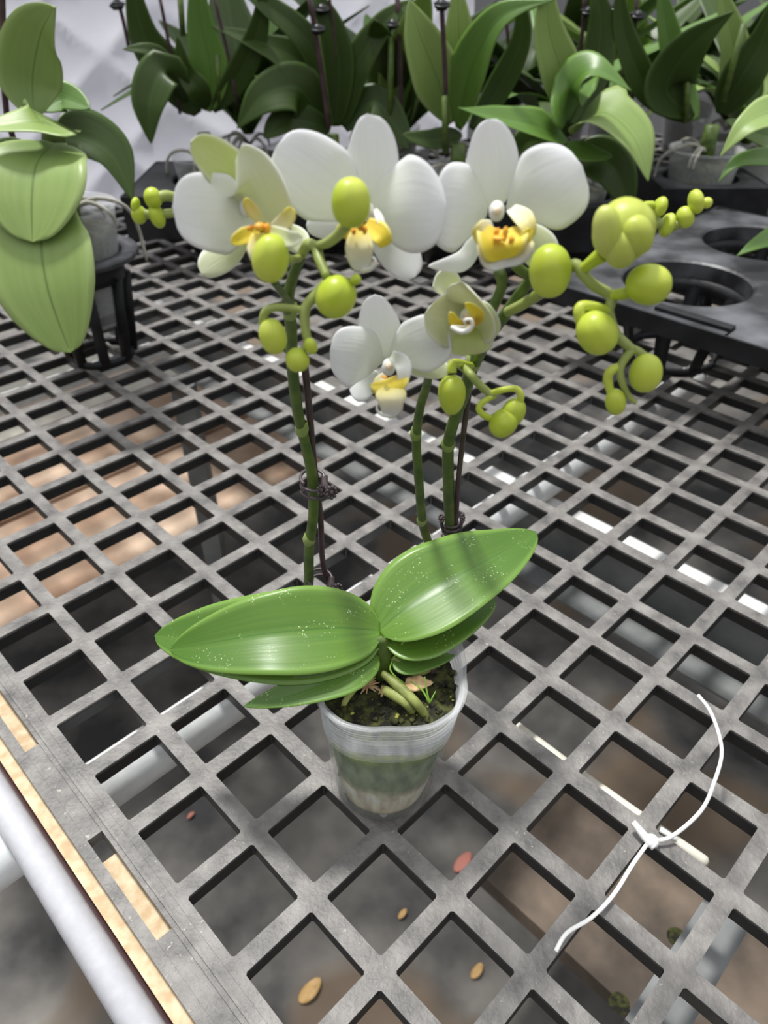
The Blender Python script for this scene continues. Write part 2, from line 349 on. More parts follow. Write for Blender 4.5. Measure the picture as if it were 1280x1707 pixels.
# ------------------------------------------------------------------ bench lattice
HB = .090                                    # half bar width in pitches
def lattice():
    b = MB(); mi = b.m('grate'); mk = b.m('grateshade'); mw = b.m('grateworn'); D = .0112; cells = []
    for a in range(-36, 12):
        for c in range(-2, 44):
            q = L(a+.5, c+.5)
            if not (-1.45 < q[0] < 1.45 and -.34 < q[1] < min(1.85, curt(q[0])-.07)): continue
            cells.append((a, c))
    cs = set(cells)
    for (a, c) in cells:
        far = L(a, c)[1] > .9
        rnd = random.Random(a*97+c); o = len(b.v)
        sq = [(0, 0), (1, 0), (1, 1), (0, 1)]
        for u, v in sq: b.v.append(L(a+u, c+v, .0003*math.sin(a*1.3+u)*0))
        def octo(h, f, z):
            k = []
            for (sx, sy), first in (((-1, -1), 0), ((1, -1), 1), ((1, 1), 0), ((-1, 1), 1)):
                pts = [(sx*h, sy*(h-f)), (sx*(h-f), sy*h)]
                if first: pts = pts[::-1]
                k += pts
            base = len(b.v)
            for (u, v) in k: b.v.append(L(a+.5+u, c+.5+v, z))
            return base
        h = .5-HB
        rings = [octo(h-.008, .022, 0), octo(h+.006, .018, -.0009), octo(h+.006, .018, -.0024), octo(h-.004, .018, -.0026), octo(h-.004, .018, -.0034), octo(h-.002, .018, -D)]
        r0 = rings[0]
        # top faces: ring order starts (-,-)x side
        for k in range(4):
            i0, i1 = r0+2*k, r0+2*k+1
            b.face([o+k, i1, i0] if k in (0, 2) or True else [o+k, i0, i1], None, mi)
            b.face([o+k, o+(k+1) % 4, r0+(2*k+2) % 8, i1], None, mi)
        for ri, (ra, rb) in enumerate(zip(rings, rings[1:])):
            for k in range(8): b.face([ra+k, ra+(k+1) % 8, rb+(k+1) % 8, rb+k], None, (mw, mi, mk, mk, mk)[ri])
        q = len(b.v)
        for u, v in sq: b.v.append(L(a+u, c+v, -D))
        rl = rings[-1]
        for k in range(4):
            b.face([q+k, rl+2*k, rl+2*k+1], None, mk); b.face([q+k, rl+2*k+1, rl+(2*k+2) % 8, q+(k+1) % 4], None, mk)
    return b
root = empty('bench_grate', L(0, 0), 'grey plastic lattice bench top of square openings under the orchid', 'bench top')
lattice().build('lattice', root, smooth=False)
b = MB()
def strip(b, a0, a1, b0, b1, z0, z1, k):
    c = L((a0+a1)/2, (b0+b1)/2, (z0+z1)/2)
    b.box(c, (AX*(a1-a0)/2*PT, BX*(b1-b0)/2*PT*RAT, np.array([0, 0, (z1-z0)/2])), k)
A0, A1 = -24, 3
strip(b, A0, A1, -2.165, -2.001, -.017, -.0002, 'grate')
strip(b, A0, A1, -2.115, -2.085, -.0004, .0012, 'grate')          # thin raised ridge
strip(b, A0, A1, -2.45, -2.33, -.0085, -.0018, 'grate')
s0 = -3.82
ks = range(-7, 3)
for k in ks:
    lo_, hi_ = s0+3.05*k, s0+3.05*k+1.6
    if hi_ > A0: strip(b, max(lo_, A0), min(hi_, A1), -2.3305, -2.1645, -.0085, -.0014, 'grate')
b.build('edge_band', root, smooth=False)
b = MB()
strip(b, A0, A1+.3, -2.585, -2.40, -.021, -.0095, 'wood')
strip(b, A0, -2.55, -2.40, -2.02, -.021, -.0095, 'wood'); strip(b, -1.98, A1+.3, -2.40, -2.02, -.021, -.0095, 'wood')
tag(b.build('wooden_batten', smooth=False), 'raw pine batten showing through the slots of the bench edge', 'batten')
b = MB(); b.tube([L(a, -2.638, -.0150) for a in (-24, -10, 3.3)], .0028, 'hose', 12, sub=1)
tag(b.build('rubber_hose'), 'thin dark maroon hose along the pine batten', 'hose')
b = MB(); b.tube([L(a, -2.80, -.0135) for a in (-24, -10, 3.3)], .0088, 'alu', 28, sub=1)
tag(b.build('edge_tube'), 'long whitish metal tube along the outer bench edge', 'tube')
b = MB(); b.tube([L(-3.33, q, -.0405) for q in (-7, 5, 19)], .0178, 'galv', 32, sub=1)
tag(b.build('support_pipe'), 'thick shiny galvanised pipe crossing under the bench near the pot', 'pipe')
b = MB(); b.tube([L(-14.45, q, -.0455) for q in (-2, 5, 9.5)], .0125, 'galv', 24, sub=1)
tag(b.build('support_pipe'), 'far galvanised pipe under the bench below the left orchid', 'pipe')
b = MB()
strip(b, -30, 8, 7.44, 7.74, -.0615, -.0600, 'white')
tag(b.build('white_strip', smooth=False), 'narrow white plastic strip on the steel channel below the lattice', 'strip')
b = MB()
strip(b, -30, 8, 7.44, 7.82, -.066, -.0620, 'steel'); strip(b, -30, 8, 7.76, 7.82, -.137, -.066, 'steel'); strip(b, -30, 8, 6.85, 7.82, -.140, -.137, 'steel')
tag(b.build('steel_channel', smooth=False), 'grey steel channel under the bench running down to the right', 'beam')
b = MB(); b.tube([L(-.3, 2.47, -.029), L(1.2, 2.46, -.029), L(2.45, 2.50, -.029), L(2.62, 2.52, -.030)], .0036, 'cream', 12, sub=3)
tag(b.build('plastic_rod'), 'thin white rod lying under the lattice beside the cable tie', 'rod')
b = MB()
strip(b, 2.80, 3.32, .75, 2.6, -.060, -.056, 'steel'); strip(b, 3.29, 3.32, .75, 2.6, -.085, -.060, 'steel'); strip(b, 2.80, 2.83, .75, 2.6, -.085, -.060, 'steel')
tag(b.build('steel_bracket', smooth=False), 'grey steel bracket bar under the lower right lattice', 'bracket')
b = MB(); strip(b, 2.92, 3.9, .1, .72, -.055, -.051, 'cream')
pl = b.build('cream_plate', smooth=False); tag(pl, 'cream plate with a brown hole at the lower right corner', 'plate')
b = MB(); c = L(3.22, .46, -.0509); b.lathe([(.0001, 0), (.0042, 0), (.0042, .0006), (.0055, .0006), (.0058, 0)], c, 'plank', 20); b.build('hole', pl)
# boards and litter below
for i, (a_, lab) in enumerate(((-14.9, 'tan board below the left lattice, nearest the pot of the three'), (-19.2, 'tan board below the left lattice, the middle one'), (-23.5, 'pale grey board below the left lattice, farthest back'))):
    b = MB(); c = L(a_, 4.4-i*.6, -.30+.004*i)
    b.box(c, (AX*.104, BX*.36, np.array([0, 0, .011])), 'plank' if i < 2 else 'cream'); tag(b.build('wooden_board', smooth=False), lab, 'board', 'boards stacked under the bench')
for (x, y) in ((345, 850),):
    p = Z(x, y, -.2); b = MB(); b.box((p[0], p[1], (-.018+FZ)/2), ((.012, 0, 0), (0, .012, 0), (0, 0, (-.018-FZ)/2)), 'steel')
    tag(b.build('support_post', smooth=False), 'grey square steel post seen through the lattice at left', 'post')
b = MB(); c = Z(1150, 1600, -.40)
b.box(c, (AX*.20, BX*.085, np.array([0, 0, .012])), 'oldplank')
wb_ = b.build('wooden_board', smooth=False); tag(wb_, 'stained brown board with dark knot holes under the lower right lattice', 'board')
for (x, y) in ((1128, 1562), (1032, 1672)):
    b = MB(); b.lathe([(.0001, 0), (.006, .0001), (.0085, .0001), (.0095, 0)], Z(x, y, -.3877), 'moss', 16); b.build('knot_hole', wb_)
for (x, y, r, k, lab) in ((757, 1452, .016, 'pink', 'pinkish dried petal on the floor below the lattice'), (785, 1630, .010, 'litter', 'small yellow leaf scrap on the floor at bottom centre'),
                          (664, 1531, .007, 'litter', 'tiny orange leaf scrap on the floor below the pot'), (498, 1670, .016, 'litter', 'curled brown leaf scrap on the floor at the bottom edge'), (312, 1365, .006, 'pink', 'tiny pale speck of leaf on the floor beside the pipe')):
    p = Z(x, y, FZ+.002); b = MB(); b.blade([p, p+np.array([r*.8, r*.6, .004]), p+np.array([r*1.5, r*1.6, .002])], r*.55, r*.55, k, (0, 0, 1), px=False, ns=8, nw=4)
    tag(b.build('dried_leaf'), lab, 'dried leaf')
# ------------------------------------------------------------------ cable tie on the lattice
root = empty('cable_tie', L(2, 2.0, .0), 'white plastic cable tie fastened round a lattice bar at right', 'cable tie')
b = MB()
b.tube(ZS([(1163, 1158, .040), (1186, 1190, .036), (1203, 1250, .028), (1190, 1305, .020), (1168, 1352, .013), (1120, 1394, .006), (1085, 1402, .004)]), .0012, 'white', 10, flat=.55)
b.build('strap', root)
b = MB(); b.tube(ZS([(1080, 1405, .004), (1055, 1440, .004), (1022, 1492, .004), (985, 1530, .005), (945, 1555, .005), (926, 1586, .004)]), .0011, 'white', 10, flat=.6); b.build('tail', root)
b = MB(); b.tube([Z(1055, 1370, .008), Z(1075, 1395, .005), Z(1092, 1412, .004)], [.0016, .0024, .0026], 'white', 10); b.tube([Z(1100, 1382, .002), Z(1128, 1400, .0)], .0016, 'white', 8, sub=1)
b.blob(Z(1086, 1402, .0045), .0040, 'white', 14, sq=(1, 1, .85)); b.build('head', root)
# ------------------------------------------------------------------ main orchid: pot
PC = np.array([0.0, .030, 0]); TC = np.array([.0045, .0345, 0])
root = empty('potted_orchid', PC, 'white flowering orchid with two spikes in a clear pot, foreground centre', 'orchid'); ORCH = root
PH = .095
def potr(z): 
    t = z/PH; return .0262+(.0385-.0262)*t**.85
def pot_profile(z0, z1, n, off=0):
    return [(potr(z0+(z1-z0)*i/n)+off, z0+(z1-z0)*i/n) for i in range(n+1)]
def rsq(a, z):
    t = max(0, min(1, z/PH)); c = abs(math.cos(a)-0)**4+abs(math.sin(a))**4
    # corners of a rounded square turned to the front left and front right
    q = 1+.055*t*math.cos(4*(a-math.radians(225)))
    return q
def leanmesh(b, start=0):
    for i in range(start, len(b.v)):
        v = b.v[i]; t = v[2]/PH; b.v[i] = np.array([v[0]+(TC[0]-PC[0])*t, v[1]+(TC[1]-PC[1])*t, v[2]])
b = MB()
prof = [(.001, .004), (.018, .004), (.0215, .001), (.0255, .0015), (.0272, .006)]
for i in range(40):
    z = .008+(.066-.008)*i/39; prof.append((potr(z)+.0006, z))
prof2 = [(r-.0011, z) for r, z in prof[::-1]]
b.lathe(prof+prof2, PC, 'pot', 72, rmod=rsq); leanmesh(b); b.build('pot', root)
b = MB(); prof = []
for i in range(60):
    z = .066+(PH-.066)*i/59; prof.append((potr(z)+.0006+.0008*(math.sin(i*.75)), z))
prof += [(potr(PH)+.0022, PH-.0008), (potr(PH)+.0026, PH+.0006), (potr(PH)+.0012, PH+.0016)]
prof += [(r-.0012, z) for r, z in prof[:60][::-1]]
b.lathe(prof, PC, 'potrim', 96, rmod=lambda a, z: rsq(a, z)*(1+(.006*math.sin(a*9)+.004*math.sin(a*17+1))*max(0, (z-.085)/.01))); leanmesh(b); b.build('pot_collar', root)
# potting medium: pale moss below, algae green above
def medium_mat():
    m = bpy.data.materials.new('sphagnum_and_algae'); m.use_nodes = True; n, l = m.node_tree.nodes, m.node_tree.links; bs = n['Principled BSDF']
    tc = n.new('ShaderNodeTexCoord'); sx = n.new('ShaderNodeSeparateXYZ'); l.new(tc.outputs['Object'], sx.inputs[0])
    t = n.new('ShaderNodeTexNoise'); t.inputs['Scale'].default_value = 38; t.inputs['Detail'].default_value = 7; l.new(tc.outputs['Object'], t.inputs['Vector'])
    ma = n.new('ShaderNodeMath'); ma.operation = 'MULTIPLY_ADD'; ma.inputs[1].default_value = .022; l.new(t.outputs['Fac'], ma.inputs[0]); l.new(sx.outputs['Z'], ma.inputs[2])
    mr = n.new('ShaderNodeMapRange'); mr.inputs[1].default_value = 0; mr.inputs[2].default_value = .1; l.new(ma.outputs[0], mr.inputs[0])
    r = n.new('ShaderNodeValToRGB'); l.new(mr.outputs[0], r.inputs[0]); e = r.color_ramp.elements
    e[0].position = .1; e[0].color = (.30, .25, .15, 1); e[1].position = .34; e[1].color = (.72, .62, .48, 1)
    for p, c in ((.40, (.30, .29, .19, 1)), (.45, (.15, .19, .10, 1)), (.62, (.19, .24, .14, 1)), (.71, (.13, .17, .06, 1)), (.755, (.26, .33, .06, 1)), (.785, (.30, .34, .12, 1)), (.80, (.55, .58, .56, 1)), (.93, (.42, .44, .38, 1))):
        q = e.new(p); q.color = c
    t2 = n.new('ShaderNodeTexNoise'); t2.inputs['Scale'].default_value = 170; t2.inputs['Detail'].default_value = 8; mp = n.new('ShaderNodeMapping'); mp.inputs['Scale'].default_value = (1, 1, .35)
    l.new(tc.outputs['Object'], mp.inputs[0]); l.new(mp.outputs[0], t2.inputs['Vector'])
    mx = n.new('ShaderNodeMix'); mx.data_type = 'RGBA'; mx.blend_type = 'OVERLAY'; mx.inputs[0].default_value = 1; rr = n.new('ShaderNodeValToRGB'); rr.color_ramp.elements[0].position = .3; rr.color_ramp.elements[1].position = .7; l.new(t2.outputs['Fac'], rr.inputs[0]); l.new(r.outputs[0], mx.inputs[6]); l.new(rr.outputs[0], mx.inputs[7]); rr.color_ramp.elements[0].color = (.35, .35, .35, 1); rr.color_ramp.elements[1].color = (1.0, 1.0, 1.0, 1)
    l.new(mx.outputs[2], bs.inputs['Base Color']); bs.inputs['Roughness'].default_value = .7
    bp = n.new('ShaderNodeBump'); bp.inputs['Strength'].default_value = .6; bp.inputs['Distance'].default_value = .002; l.new(t2.outputs['Fac'], bp.inputs['Height']); l.new(bp.outputs[0], bs.inputs['Normal'])
    return m
MT['medium'] = medium_mat()
b = MB(); b.lathe([(.001, .005)]+[(potr(.006+.076*i/30)-.0011-.002*(1-i/30)**2, .006+.076*i/30) for i in range(31)], PC, 'medium', 64, rmod=rsq)
k = len(b.v); rs = random.Random(3)
prof = [(potr(.082)-.0011, .082), (.034, .0835), (.030, .084), (.024, .0845), (.018, .085), (.010, .0855), (.001, .086)]
b.lathe(prof, PC, 'moss', 64, rmod=rsq)
for i in range(k+64, len(b.v)): b.v[i] = b.v[i]+np.array([0, 0, rs.uniform(-.0014, .0014)])
leanmesh(b); b.build('potting_medium', root)
b = MB()
for i in range(240):
    a = rs.uniform(0, 2*PI); r = .034*math.sqrt(rs.random()); p = np.array([TC[0]+r*math.cos(a), TC[1]+r*math.sin(a), .0848])
    k = 'moss' if rs.random() < .9 else 'mossbit'
    b.blob(p, rs.uniform(.0007, .0022)*(1 if k == 'moss' else .6), k, 7, .8, i, (1, 1, .7))
tag(b.build('moss_clumps', root), kind='stuff')
b = MB()
for (x, y, n_, sc) in ((612, 1145, 34, 1.0), (637, 1153, 14, .6)):
    c = Z(x, y, .090)
    for i in range(n_):
        a = rs.uniform(0, 2*PI); d = np.array([math.cos(a), math.sin(a), rs.uniform(-.1, .7)])*rs.uniform(.003, .007)*sc
        b.tube([c, c+d*.5+np.array([0, 0, .0008]), c+d], [.0007, .0006, .0002], 'driedmoss', 5, sub=2)
b.build('dried_moss', root)
for pts, r in (([(637, 1122, .098), (660, 1140, .0965), (690, 1168, .094), (707, 1190, .085), (722, 1222, .066)], [.0016, .0026, .0024, .0021, .0016]),
               ([(641, 1150, .092), (660, 1160, .0925), (676, 1172, .092), (688, 1186, .086)], [.0024, .0028, .0024, .0018]),
               ([(655, 1095, .10), (690, 1120, .095), (725, 1110, .090)], [.002, .0024, .0018]),
               ([(590, 1150, .090), (575, 1170, .087), (570, 1200, .075)], [.0016, .0016, .0012])):
    q = ZS(pts)
    q = [np.array([max(min(p[0], TC[0]+.034), TC[0]-.034), max(p[1], TC[1]-.0345), p[2]]) for p in q]
    b = MB(); b.tube(q, r, 'root', 12); b.build('root', root)
b = MB(); b.blade(ZS([(672, 1150, .091), (690, 1142, .093), (722, 1138, .092)]), [6, 16, 10], [6, 12, 8], 'driedmoss', (0, -.4, 1), ns=12, nw=6, ripple=.3); b.build('dried_leaf_scrap', root)
b = MB()
for pts in ([(672, 1070, .11), (655, 1100, .10), (652, 1120, .096), (680, 1145, .092), (702, 1175, .088)], [(716, 1172, .088), (703, 1150, .092), (685, 1135, .095)], [(716, 1172, .088), (711, 1150, .094), (708, 1128, .10)], [(716, 1172, .088), (726, 1152, .092)]):
    b.tube(ZS(pts), [.0005]*(len(pts)-1)+[.0002], 'grass', 6)
b.build('grass_shoot', root)
# crown and leaves
crown = Z(632, 1056, .112)
b = MB(); b.tube([np.array([.000, .040, .083]), np.array([.000, .041, .095]), crown], [.0065, .0075, .005], 'stem', 16); b.build('crown', root)
UPC = (0, -.45, 1)
def leaf(pts, hl, hr, k='leaf', n=UPC, fold=.16, cup=.05, parent=None, name='leaf', lab=None, **kw):
    b = MB(); b.blade(pts, hl, hr, k, n, fold=fold, cup=cup, ns=kw.pop('ns', 34), nw=kw.pop('nw', 16), **kw); o = b.build(name, parent or ORCH)
    if lab: o['label'] = lab
    return o
lf = lambda u: max(.22*(1-u), 1.12*math.sin(PI/2*min(1, u/.46))**.62*(1-u**2.5)**.92)
leaf([Z(634, 1052, .1125), Z(560, 1047, .1205), Z(450, 1056, .1235), Z(350, 1072, .117), Z(284, 1083, .108)], 76, 70, shape=lf, n=(0, -.55, 1), ripple=.012, rn=4)
leaf([Z(634, 1064, .1085), Z(545, 1064, .112), Z(430, 1064, .1125), Z(330, 1062, .106), Z(258, 1060, .098)], 80, 77, shape=lf, n=(0, -.45, 1))
leaf([Z(626, 1090, .104), Z(580, 1120, .106), Z(500, 1152, .104), Z(406, 1178, .098)], [38, 36, 34, 30], [40, 38, 36, 30], shape=lf, n=(.1, -.5, 1))
leaf([Z(632, 1052, .1125), Z(680, 1012, .122), Z(760, 963, .130), Z(835, 922, .131), Z(893, 887, .128)], 74, 72, shape=lf, n=(-.15, -.35, 1), ripple=.01, rn=3)
leaf([Z(640, 1068, .108), Z(690, 1055, .109), Z(760, 1030, .108), Z(826, 1000, .103)], 34, 52, shape=lf, n=(-.1, -.3, 1), fold=.1)
leaf([Z(655, 1098, .100), Z(690, 1103, .099), Z(758, 1092, .094)], 14, 24, shape=lf, n=(-.1, -.3, 1), k='leaf2')
# ------------------------------------------------------------------ spikes
def spike(pts, r, k='stem', name='flower_spike', nodes=(), lab=None):
    b = MB(); b.tube(YS(pts), r, k, 14); o = b.build(name, ORCH)
    if lab: o['label'] = lab
    for (x, y, yw, rr) in nodes:
        b = MB(); p = Y(x, y, yw); q = Y(x+1, y-14, yw)
        d = q-p; t = d/np.linalg.norm(d); b.lathe([(rr*.9, -.0028), (rr*1.22, -.0010), (rr*1.30, .0008), (rr*1.05, .0036), (rr*.85, .0042)], p, 'node', 16, axis=t)
        b.build('stem_node', o)
    return o
LS = spike([(540, 1040, .070), (516, 990, .083), (515, 960, .083), (515, 915, .080), (522, 860, .076), (521, 800, .071), (509, 740, .066), (497, 690, .061), (488, 620, .054), (485, 545, .046), (480, 500, .040), (489, 460, .035), (503, 425, .031)],
      [.0026, .0027, .0027, .0027, .0026, .0026, .0024, .0024, .0024, .0023, .0022, .0019, .0017], nodes=((515, 900, .079, .0026), (503, 716, .0635, .0024), (484, 520, .0430, .0021)))
MS = spike([(735, 960, .112), (714, 905, .112), (704, 868, .108), (698, 800, .098), (694, 735, .088), (700, 680, .078), (712, 640, .068), (716, 600, .05), (712, 560, .047)],
      [.0025, .0025, .0025, .0024, .0023, .0021, .0019, .0015, .0013], nodes=((703, 868, .108, .0023), (693, 724, .086, .0022)))
RS = spike([(756, 935, .122), (751, 880, .116), (748, 820, .106), (747, 745, .092), (757, 700, .084), (772, 660, .075), (786, 615, .066), (812, 565, .056), (845, 520, .047), (870, 485, .038), (885, 462, .036)],
      [.0031, .0031, .0031, .0029, .0028, .0028, .0028, .0026, .0023, .0021, .0016], nodes=((747, 742, .0915, .0028), (788, 606, .0645, .0027)))
def ped(pts, r, k='stemlt', name='pedicel', parent=None):
    b = MB(); b.tube(YS(pts), r, k, 10); return b.build(name, parent or ORCH)
# left raceme
ped([(503, 425, .031), (512, 408, .028), (526, 412, .022), (532, 432, .016), (545, 462, .010)], [.0017, .0018, .0018, .0017, .0015], parent=LS, name='raceme_axis')
ped([(545, 470, .010), (528, 490, .010), (510, 512, .008), (508, 540, .006), (513, 568, .004), (519, 590, .003)], [.0016, .0017, .0017, .0016, .0014, .0010], parent=LS, name='raceme_axis')
ped([(526, 410, .022), (545, 405, .014), (565, 390, .008), (580, 372, .004)], [.0014, .0015, .0016, .0018], parent=LS)
ped([(500, 430, .031), (490, 432, .020), (478, 432, .012)], [.0012, .0013, .0014], parent=LS)
ped([(482, 503, .037), (468, 485, .025), (456, 468, .015)], [.0013, .0013, .0013], parent=LS, k='stem')
ped([(508, 518, .008), (485, 514, .007), (455, 513, .006), (441, 522, .006), (438, 540, .006)], [.0012, .0012, .0013, .0014, .0014], parent=LS)
ped([(513, 572, .004), (506, 582, .003), (502, 590, .003)], .0011, parent=LS)
ped([(300, 332, .055), (278, 326, .052), (262, 330, .05)], .0018, parent=LS); ped([(310, 352, .055), (280, 356, .052), (250, 358, .05), (225, 350, .05)], .0015, parent=LS)
# right racemes
ped([(846, 520, .042), (870, 508, .034), (905, 485, .026), (940, 455, .022), (958, 440, .020), (970, 455, .018), (990, 476, .016), (1012, 488, .014), (1020, 498, .012), (1015, 520, .010), (1027, 556, .008), (1045, 575, .006), (1054, 583, .005)],
    [.0019, .0019, .0019, .0018, .0018, .0018, .0018, .0018, .0018, .0016, .0016, .0016, .0014], parent=RS, name='raceme_axis')
ped([(1054, 583, .005), (1040, 600, .004), (1033, 618, .003), (1038, 640, .002), (1048, 660, .001), (1060, 672, .0)], [.0014, .0014, .0013, .0012, .001, .0008], parent=RS, name='raceme_axis')
ped([(968, 452, .019), (985, 438, .016), (1004, 424, .014)], [.0016, .0020, .0026], parent=RS, k='bud')
ped([(1020, 492, .012), (1038, 490, .010), (1055, 488, .009)], [.0017, .0019, .0018], parent=RS, k='bud')
ped([(1014, 518, .010), (990, 511, .008), (968, 512, .007), (966, 528, .006), (974, 548, .006)], [.0014, .0015, .0019, .0019, .0018], parent=RS, k='bud')
ped([(1052, 580, .006), (1064, 586, .005), (1074, 594, .005)], [.0013, .0014, .0015], parent=RS)
ped([(1033, 610, .004), (1018, 618, .003), (1013, 632, .003), (1018, 655, .002)], [.0012, .0016, .0016, .0013], parent=RS, k='bud')
ped([(886, 462, .036), (870, 452, .032), (857, 440, .030)], .0018, parent=RS, k='stem')
ped([(792, 604, .063), (806, 570, .053), (815, 530, .040), (836, 478, .034), (832, 452, .031)], [.0020, .0018, .0018, .0019, .0020], parent=RS, k='stem')
ped([(1060, 395, .05), (1090, 372, .055), (1120, 378, .055), (1140, 365, .055), (1160, 342, .055)], [.0016, .0018, .0018, .0016, .0014], parent=RS)
ped([(1062, 360, .05), (1072, 344, .053), (1088, 342, .055)], .0014, parent=RS, k='bud')
# middle raceme
ped([(788, 610, .064), (775, 608, .048), (762, 605, .036), (754, 608, .030), (753, 622, .028)], [.0014, .0015, .0016, .0018, .0018], parent=RS, k='bud')
ped([(768, 610, .044), (782, 622, .034), (800, 642, .030), (816, 656, .028), (826, 664, .027)], [.0015, .0016, .0016, .0014, .0012], parent=RS)
ped([(818, 656, .028), (838, 650, .026), (860, 648, .025), (868, 660, .024), (866, 675, .024)], [.0012, .0012, .0012, .0013, .0013], parent=RS, k='bud')
ped([(820, 662, .027), (808, 668, .026), (798, 680, .025), (806, 692, .024), (820, 698, .024)], [.0010, .0012, .0013, .0013, .0013], parent=RS, k='bud')
def bud(x, y, yw, rx, ry, dx=0, dy=1, k='bud', parent=None, dz=0, lobes=.06, sh=0):
    """egg-shaped bud; dx,dy is the image direction from stalk end to tip"""
    c = Y(x, y, yw); d = math.hypot(dx, dy); pxm = dep(c)/F
    tip = Y(x+dx/d*ry, y+dy/d*ry, yw-dz); ax = (tip-c); ax /= np.linalg.norm(ax)
    R_, H = rx*pxm, ry*pxm; prof = []
    for i in range(19):
        t = i/18; a = PI*t; z = -math.cos(a)*H; r = R_*math.sin(a)**.85*(1+sh*math.cos(a)) if 0 < t < 1 else .00005
        prof.append((r, z))
    b = MB(); b.lathe(prof, c, k, 30, axis=ax, rmod=lambda a, z: 1-lobes*(1-abs(math.sin(1.5*a+.6)))**3)
    return b.build('bud', parent or LS)
for q in ((451, 431, .006, 31, 40, -.15, 1), (585, 338, .001, 33, 40, 0, -1), (560, 495, .004, 33, 36, .5, -.8), (455, 561, .004, 23, 30, .25, 1), (496, 600, .002, 20, 20, .3, .8), (518, 577, .002, 11, 14, .4, 1),
          (255, 330, .05, 17, 14, -1, .2), (232, 358, .05, 15, 12, -1, 0), (262, 360, .05, 20, 11, -1, .3), (226, 342, .05, 13, 7, -1, -.2)):
    bud(*q, parent=LS)
b = MB(); b.blob(Y(593, 466, .003), .0017, 'bud', 12); b.build('bud_tip', LS)
for q in ((917, 452, .018, 35, 44, 0, 1), (1081, 474, .006, 34, 37, .9, .2), (995, 555, .003, 33, 38, .5, .8), (1076, 622, .002, 27, 33, -.1, 1), (1026, 670, .001, 17, 23, .1, 1),
          (1100, 345, .055, 17, 10, 1, .3), (1142, 362, .055, 18, 14, .9, -.3), (1160, 336, .055, 20, 12, 1, -.3), (1112, 375, .055, 20, 10, 1, .3), (1178, 338, .055, 9, 9, 1, 0),
          (753, 659, .026, 23, 35, 0, 1), (855, 688, .024, 20, 26, -.5, 1), (839, 705, .022, 26, 21, .7, .6)):
    bud(*q, parent=RS, sh=.12 if q[0] == 753 else 0)
# large opening bud: three fat overlapping sepals
ob = bud(1039, 384, .010, 51, 51, .5, -.8, k='budopen', parent=RS, lobes=.10); ob['label'] = 'large yellow-green bud just about to open'
for (x, y, rx, ry, dx, dy) in ((1034, 414, 27, 33, .1, 1), (1060, 392, 28, 34, .3, 1), (1012, 385, 24, 42, .1, 1)):
    c = bud(x, y, .0035, rx, ry, dx, dy, k='budopen', parent=RS); c.name = 'bud_sepal'
# ------------------------------------------------------------------ flowers
def flower(cx, cy, yw, parts, lab, kdef='petal', col=True, lip=True):
    fb = MB(); c = Y(cx, cy, yw-.003)
    fb.blob(c, .0026, 'column', 12, sq=(1, 1.1, 1.25)); fb.blob(Y(cx, cy-1, yw-.0058), .0014, 'peach', 10)
    f = fb.build('flower', ORCH); f['label'] = lab
    for p in parts:
        nm, pts, hl, hr = p[:4]; kw = dict(p[4]) if len(p) > 4 else {}
        k = kw.pop('k', kdef); n = kw.pop('n', (0, -1, .35)); shp = SH[kw.pop('s', 'petal' if nm == 'petal' else 'sepal')]
        b = MB(); b.blade(YS(pts), hl, hr, k, n, shape=shp, thick=.0007, ns=22, nw=14, fold=kw.pop('fold', -.02), cup=kw.pop('cup', -.10), ripple=kw.pop('ripple', .07), rn=kw.pop('rn', 1.6), **kw); b.build(nm, f)
    return f
def lip(f, blades, tubes=(), blobs=()):
    b = MB()
    for pts, hl, hr, k, kw in blades:
        kw = dict(kw); b.blade(YS(pts), hl, hr, k, kw.pop('n', (0, -1, .4)), shape=SH[kw.pop('s', 'mid')], thick=.0006, ns=14, nw=8, fold=kw.pop('fold', .1), cup=kw.pop('cup', .2), **kw)
    for pts, r in tubes: b.tube(YS(pts), r, 'column', 8)
    o = b.build('lip', f)
    if blobs:
        b = MB()
        for i, (x, y, yw, rx, ry) in enumerate(blobs):
            c = Y(x, y, yw); s_ = dep(c)/F; b.blob(c, s_, 'orange', 10, .5, i, (rx, rx, ry))
        b.build('callus', f)
    return o
# upper left flower, half open
f = flower(412, 345, .034, [
    ('sepal', [(440, 330, .040), (385, 275, .034), (318, 236, .026)], [38, 50, 42], [16, 28, 36], dict(k='petaly', cup=.2)),
    ('sepal', [(410, 400, .044), (375, 430, .042), (335, 456, .036)], 22, 34, dict(k='petalg')),
    ('sepal', [(455, 375, .040), (490, 395, .040), (512, 408, .034)], 20, 24, dict(k='petalg')),
    ('petal', [(425, 360, .036), (360, 352, .026), (288, 345, .016)], [78, 72, 70], [64, 62, 62], dict(k='petal', n=(-.1, -1, .4), cup=.12, s='broad')),
    ('petal', [(478, 405, .022), (458, 345, .022), (432, 290, .022), (398, 250, .026)], [28, 54, 50, 30], [34, 40, 34, 26], dict(k='petalg', n=(-.7, -.6, .3), cup=.2, s='broad')),
], 'half open greenish white flower, leftmost at the top')
lip(f, [([(430, 385, .016), (405, 398, .010), (385, 405, .008)], 12, 18, 'yellow', {}), ([(440, 372, .018), (420, 345, .012), (408, 330, .010)], 14, 8, 'lipside', {}),
        ([(430, 390, .012), (432, 420, .008), (438, 440, .008)], 22, 20, 'lipmid', {}), ([(455, 380, .014), (478, 365, .010), (486, 345, .010)], 14, 16, 'lipside', {}),
        ([(450, 385, .010), (480, 400, .006), (505, 395, .006)], 18, 14, 'petalg', {})],
    blobs=((432, 378, .008, 9, 7), (445, 382, .008, 7, 10), (418, 380, .009, 6, 4)))
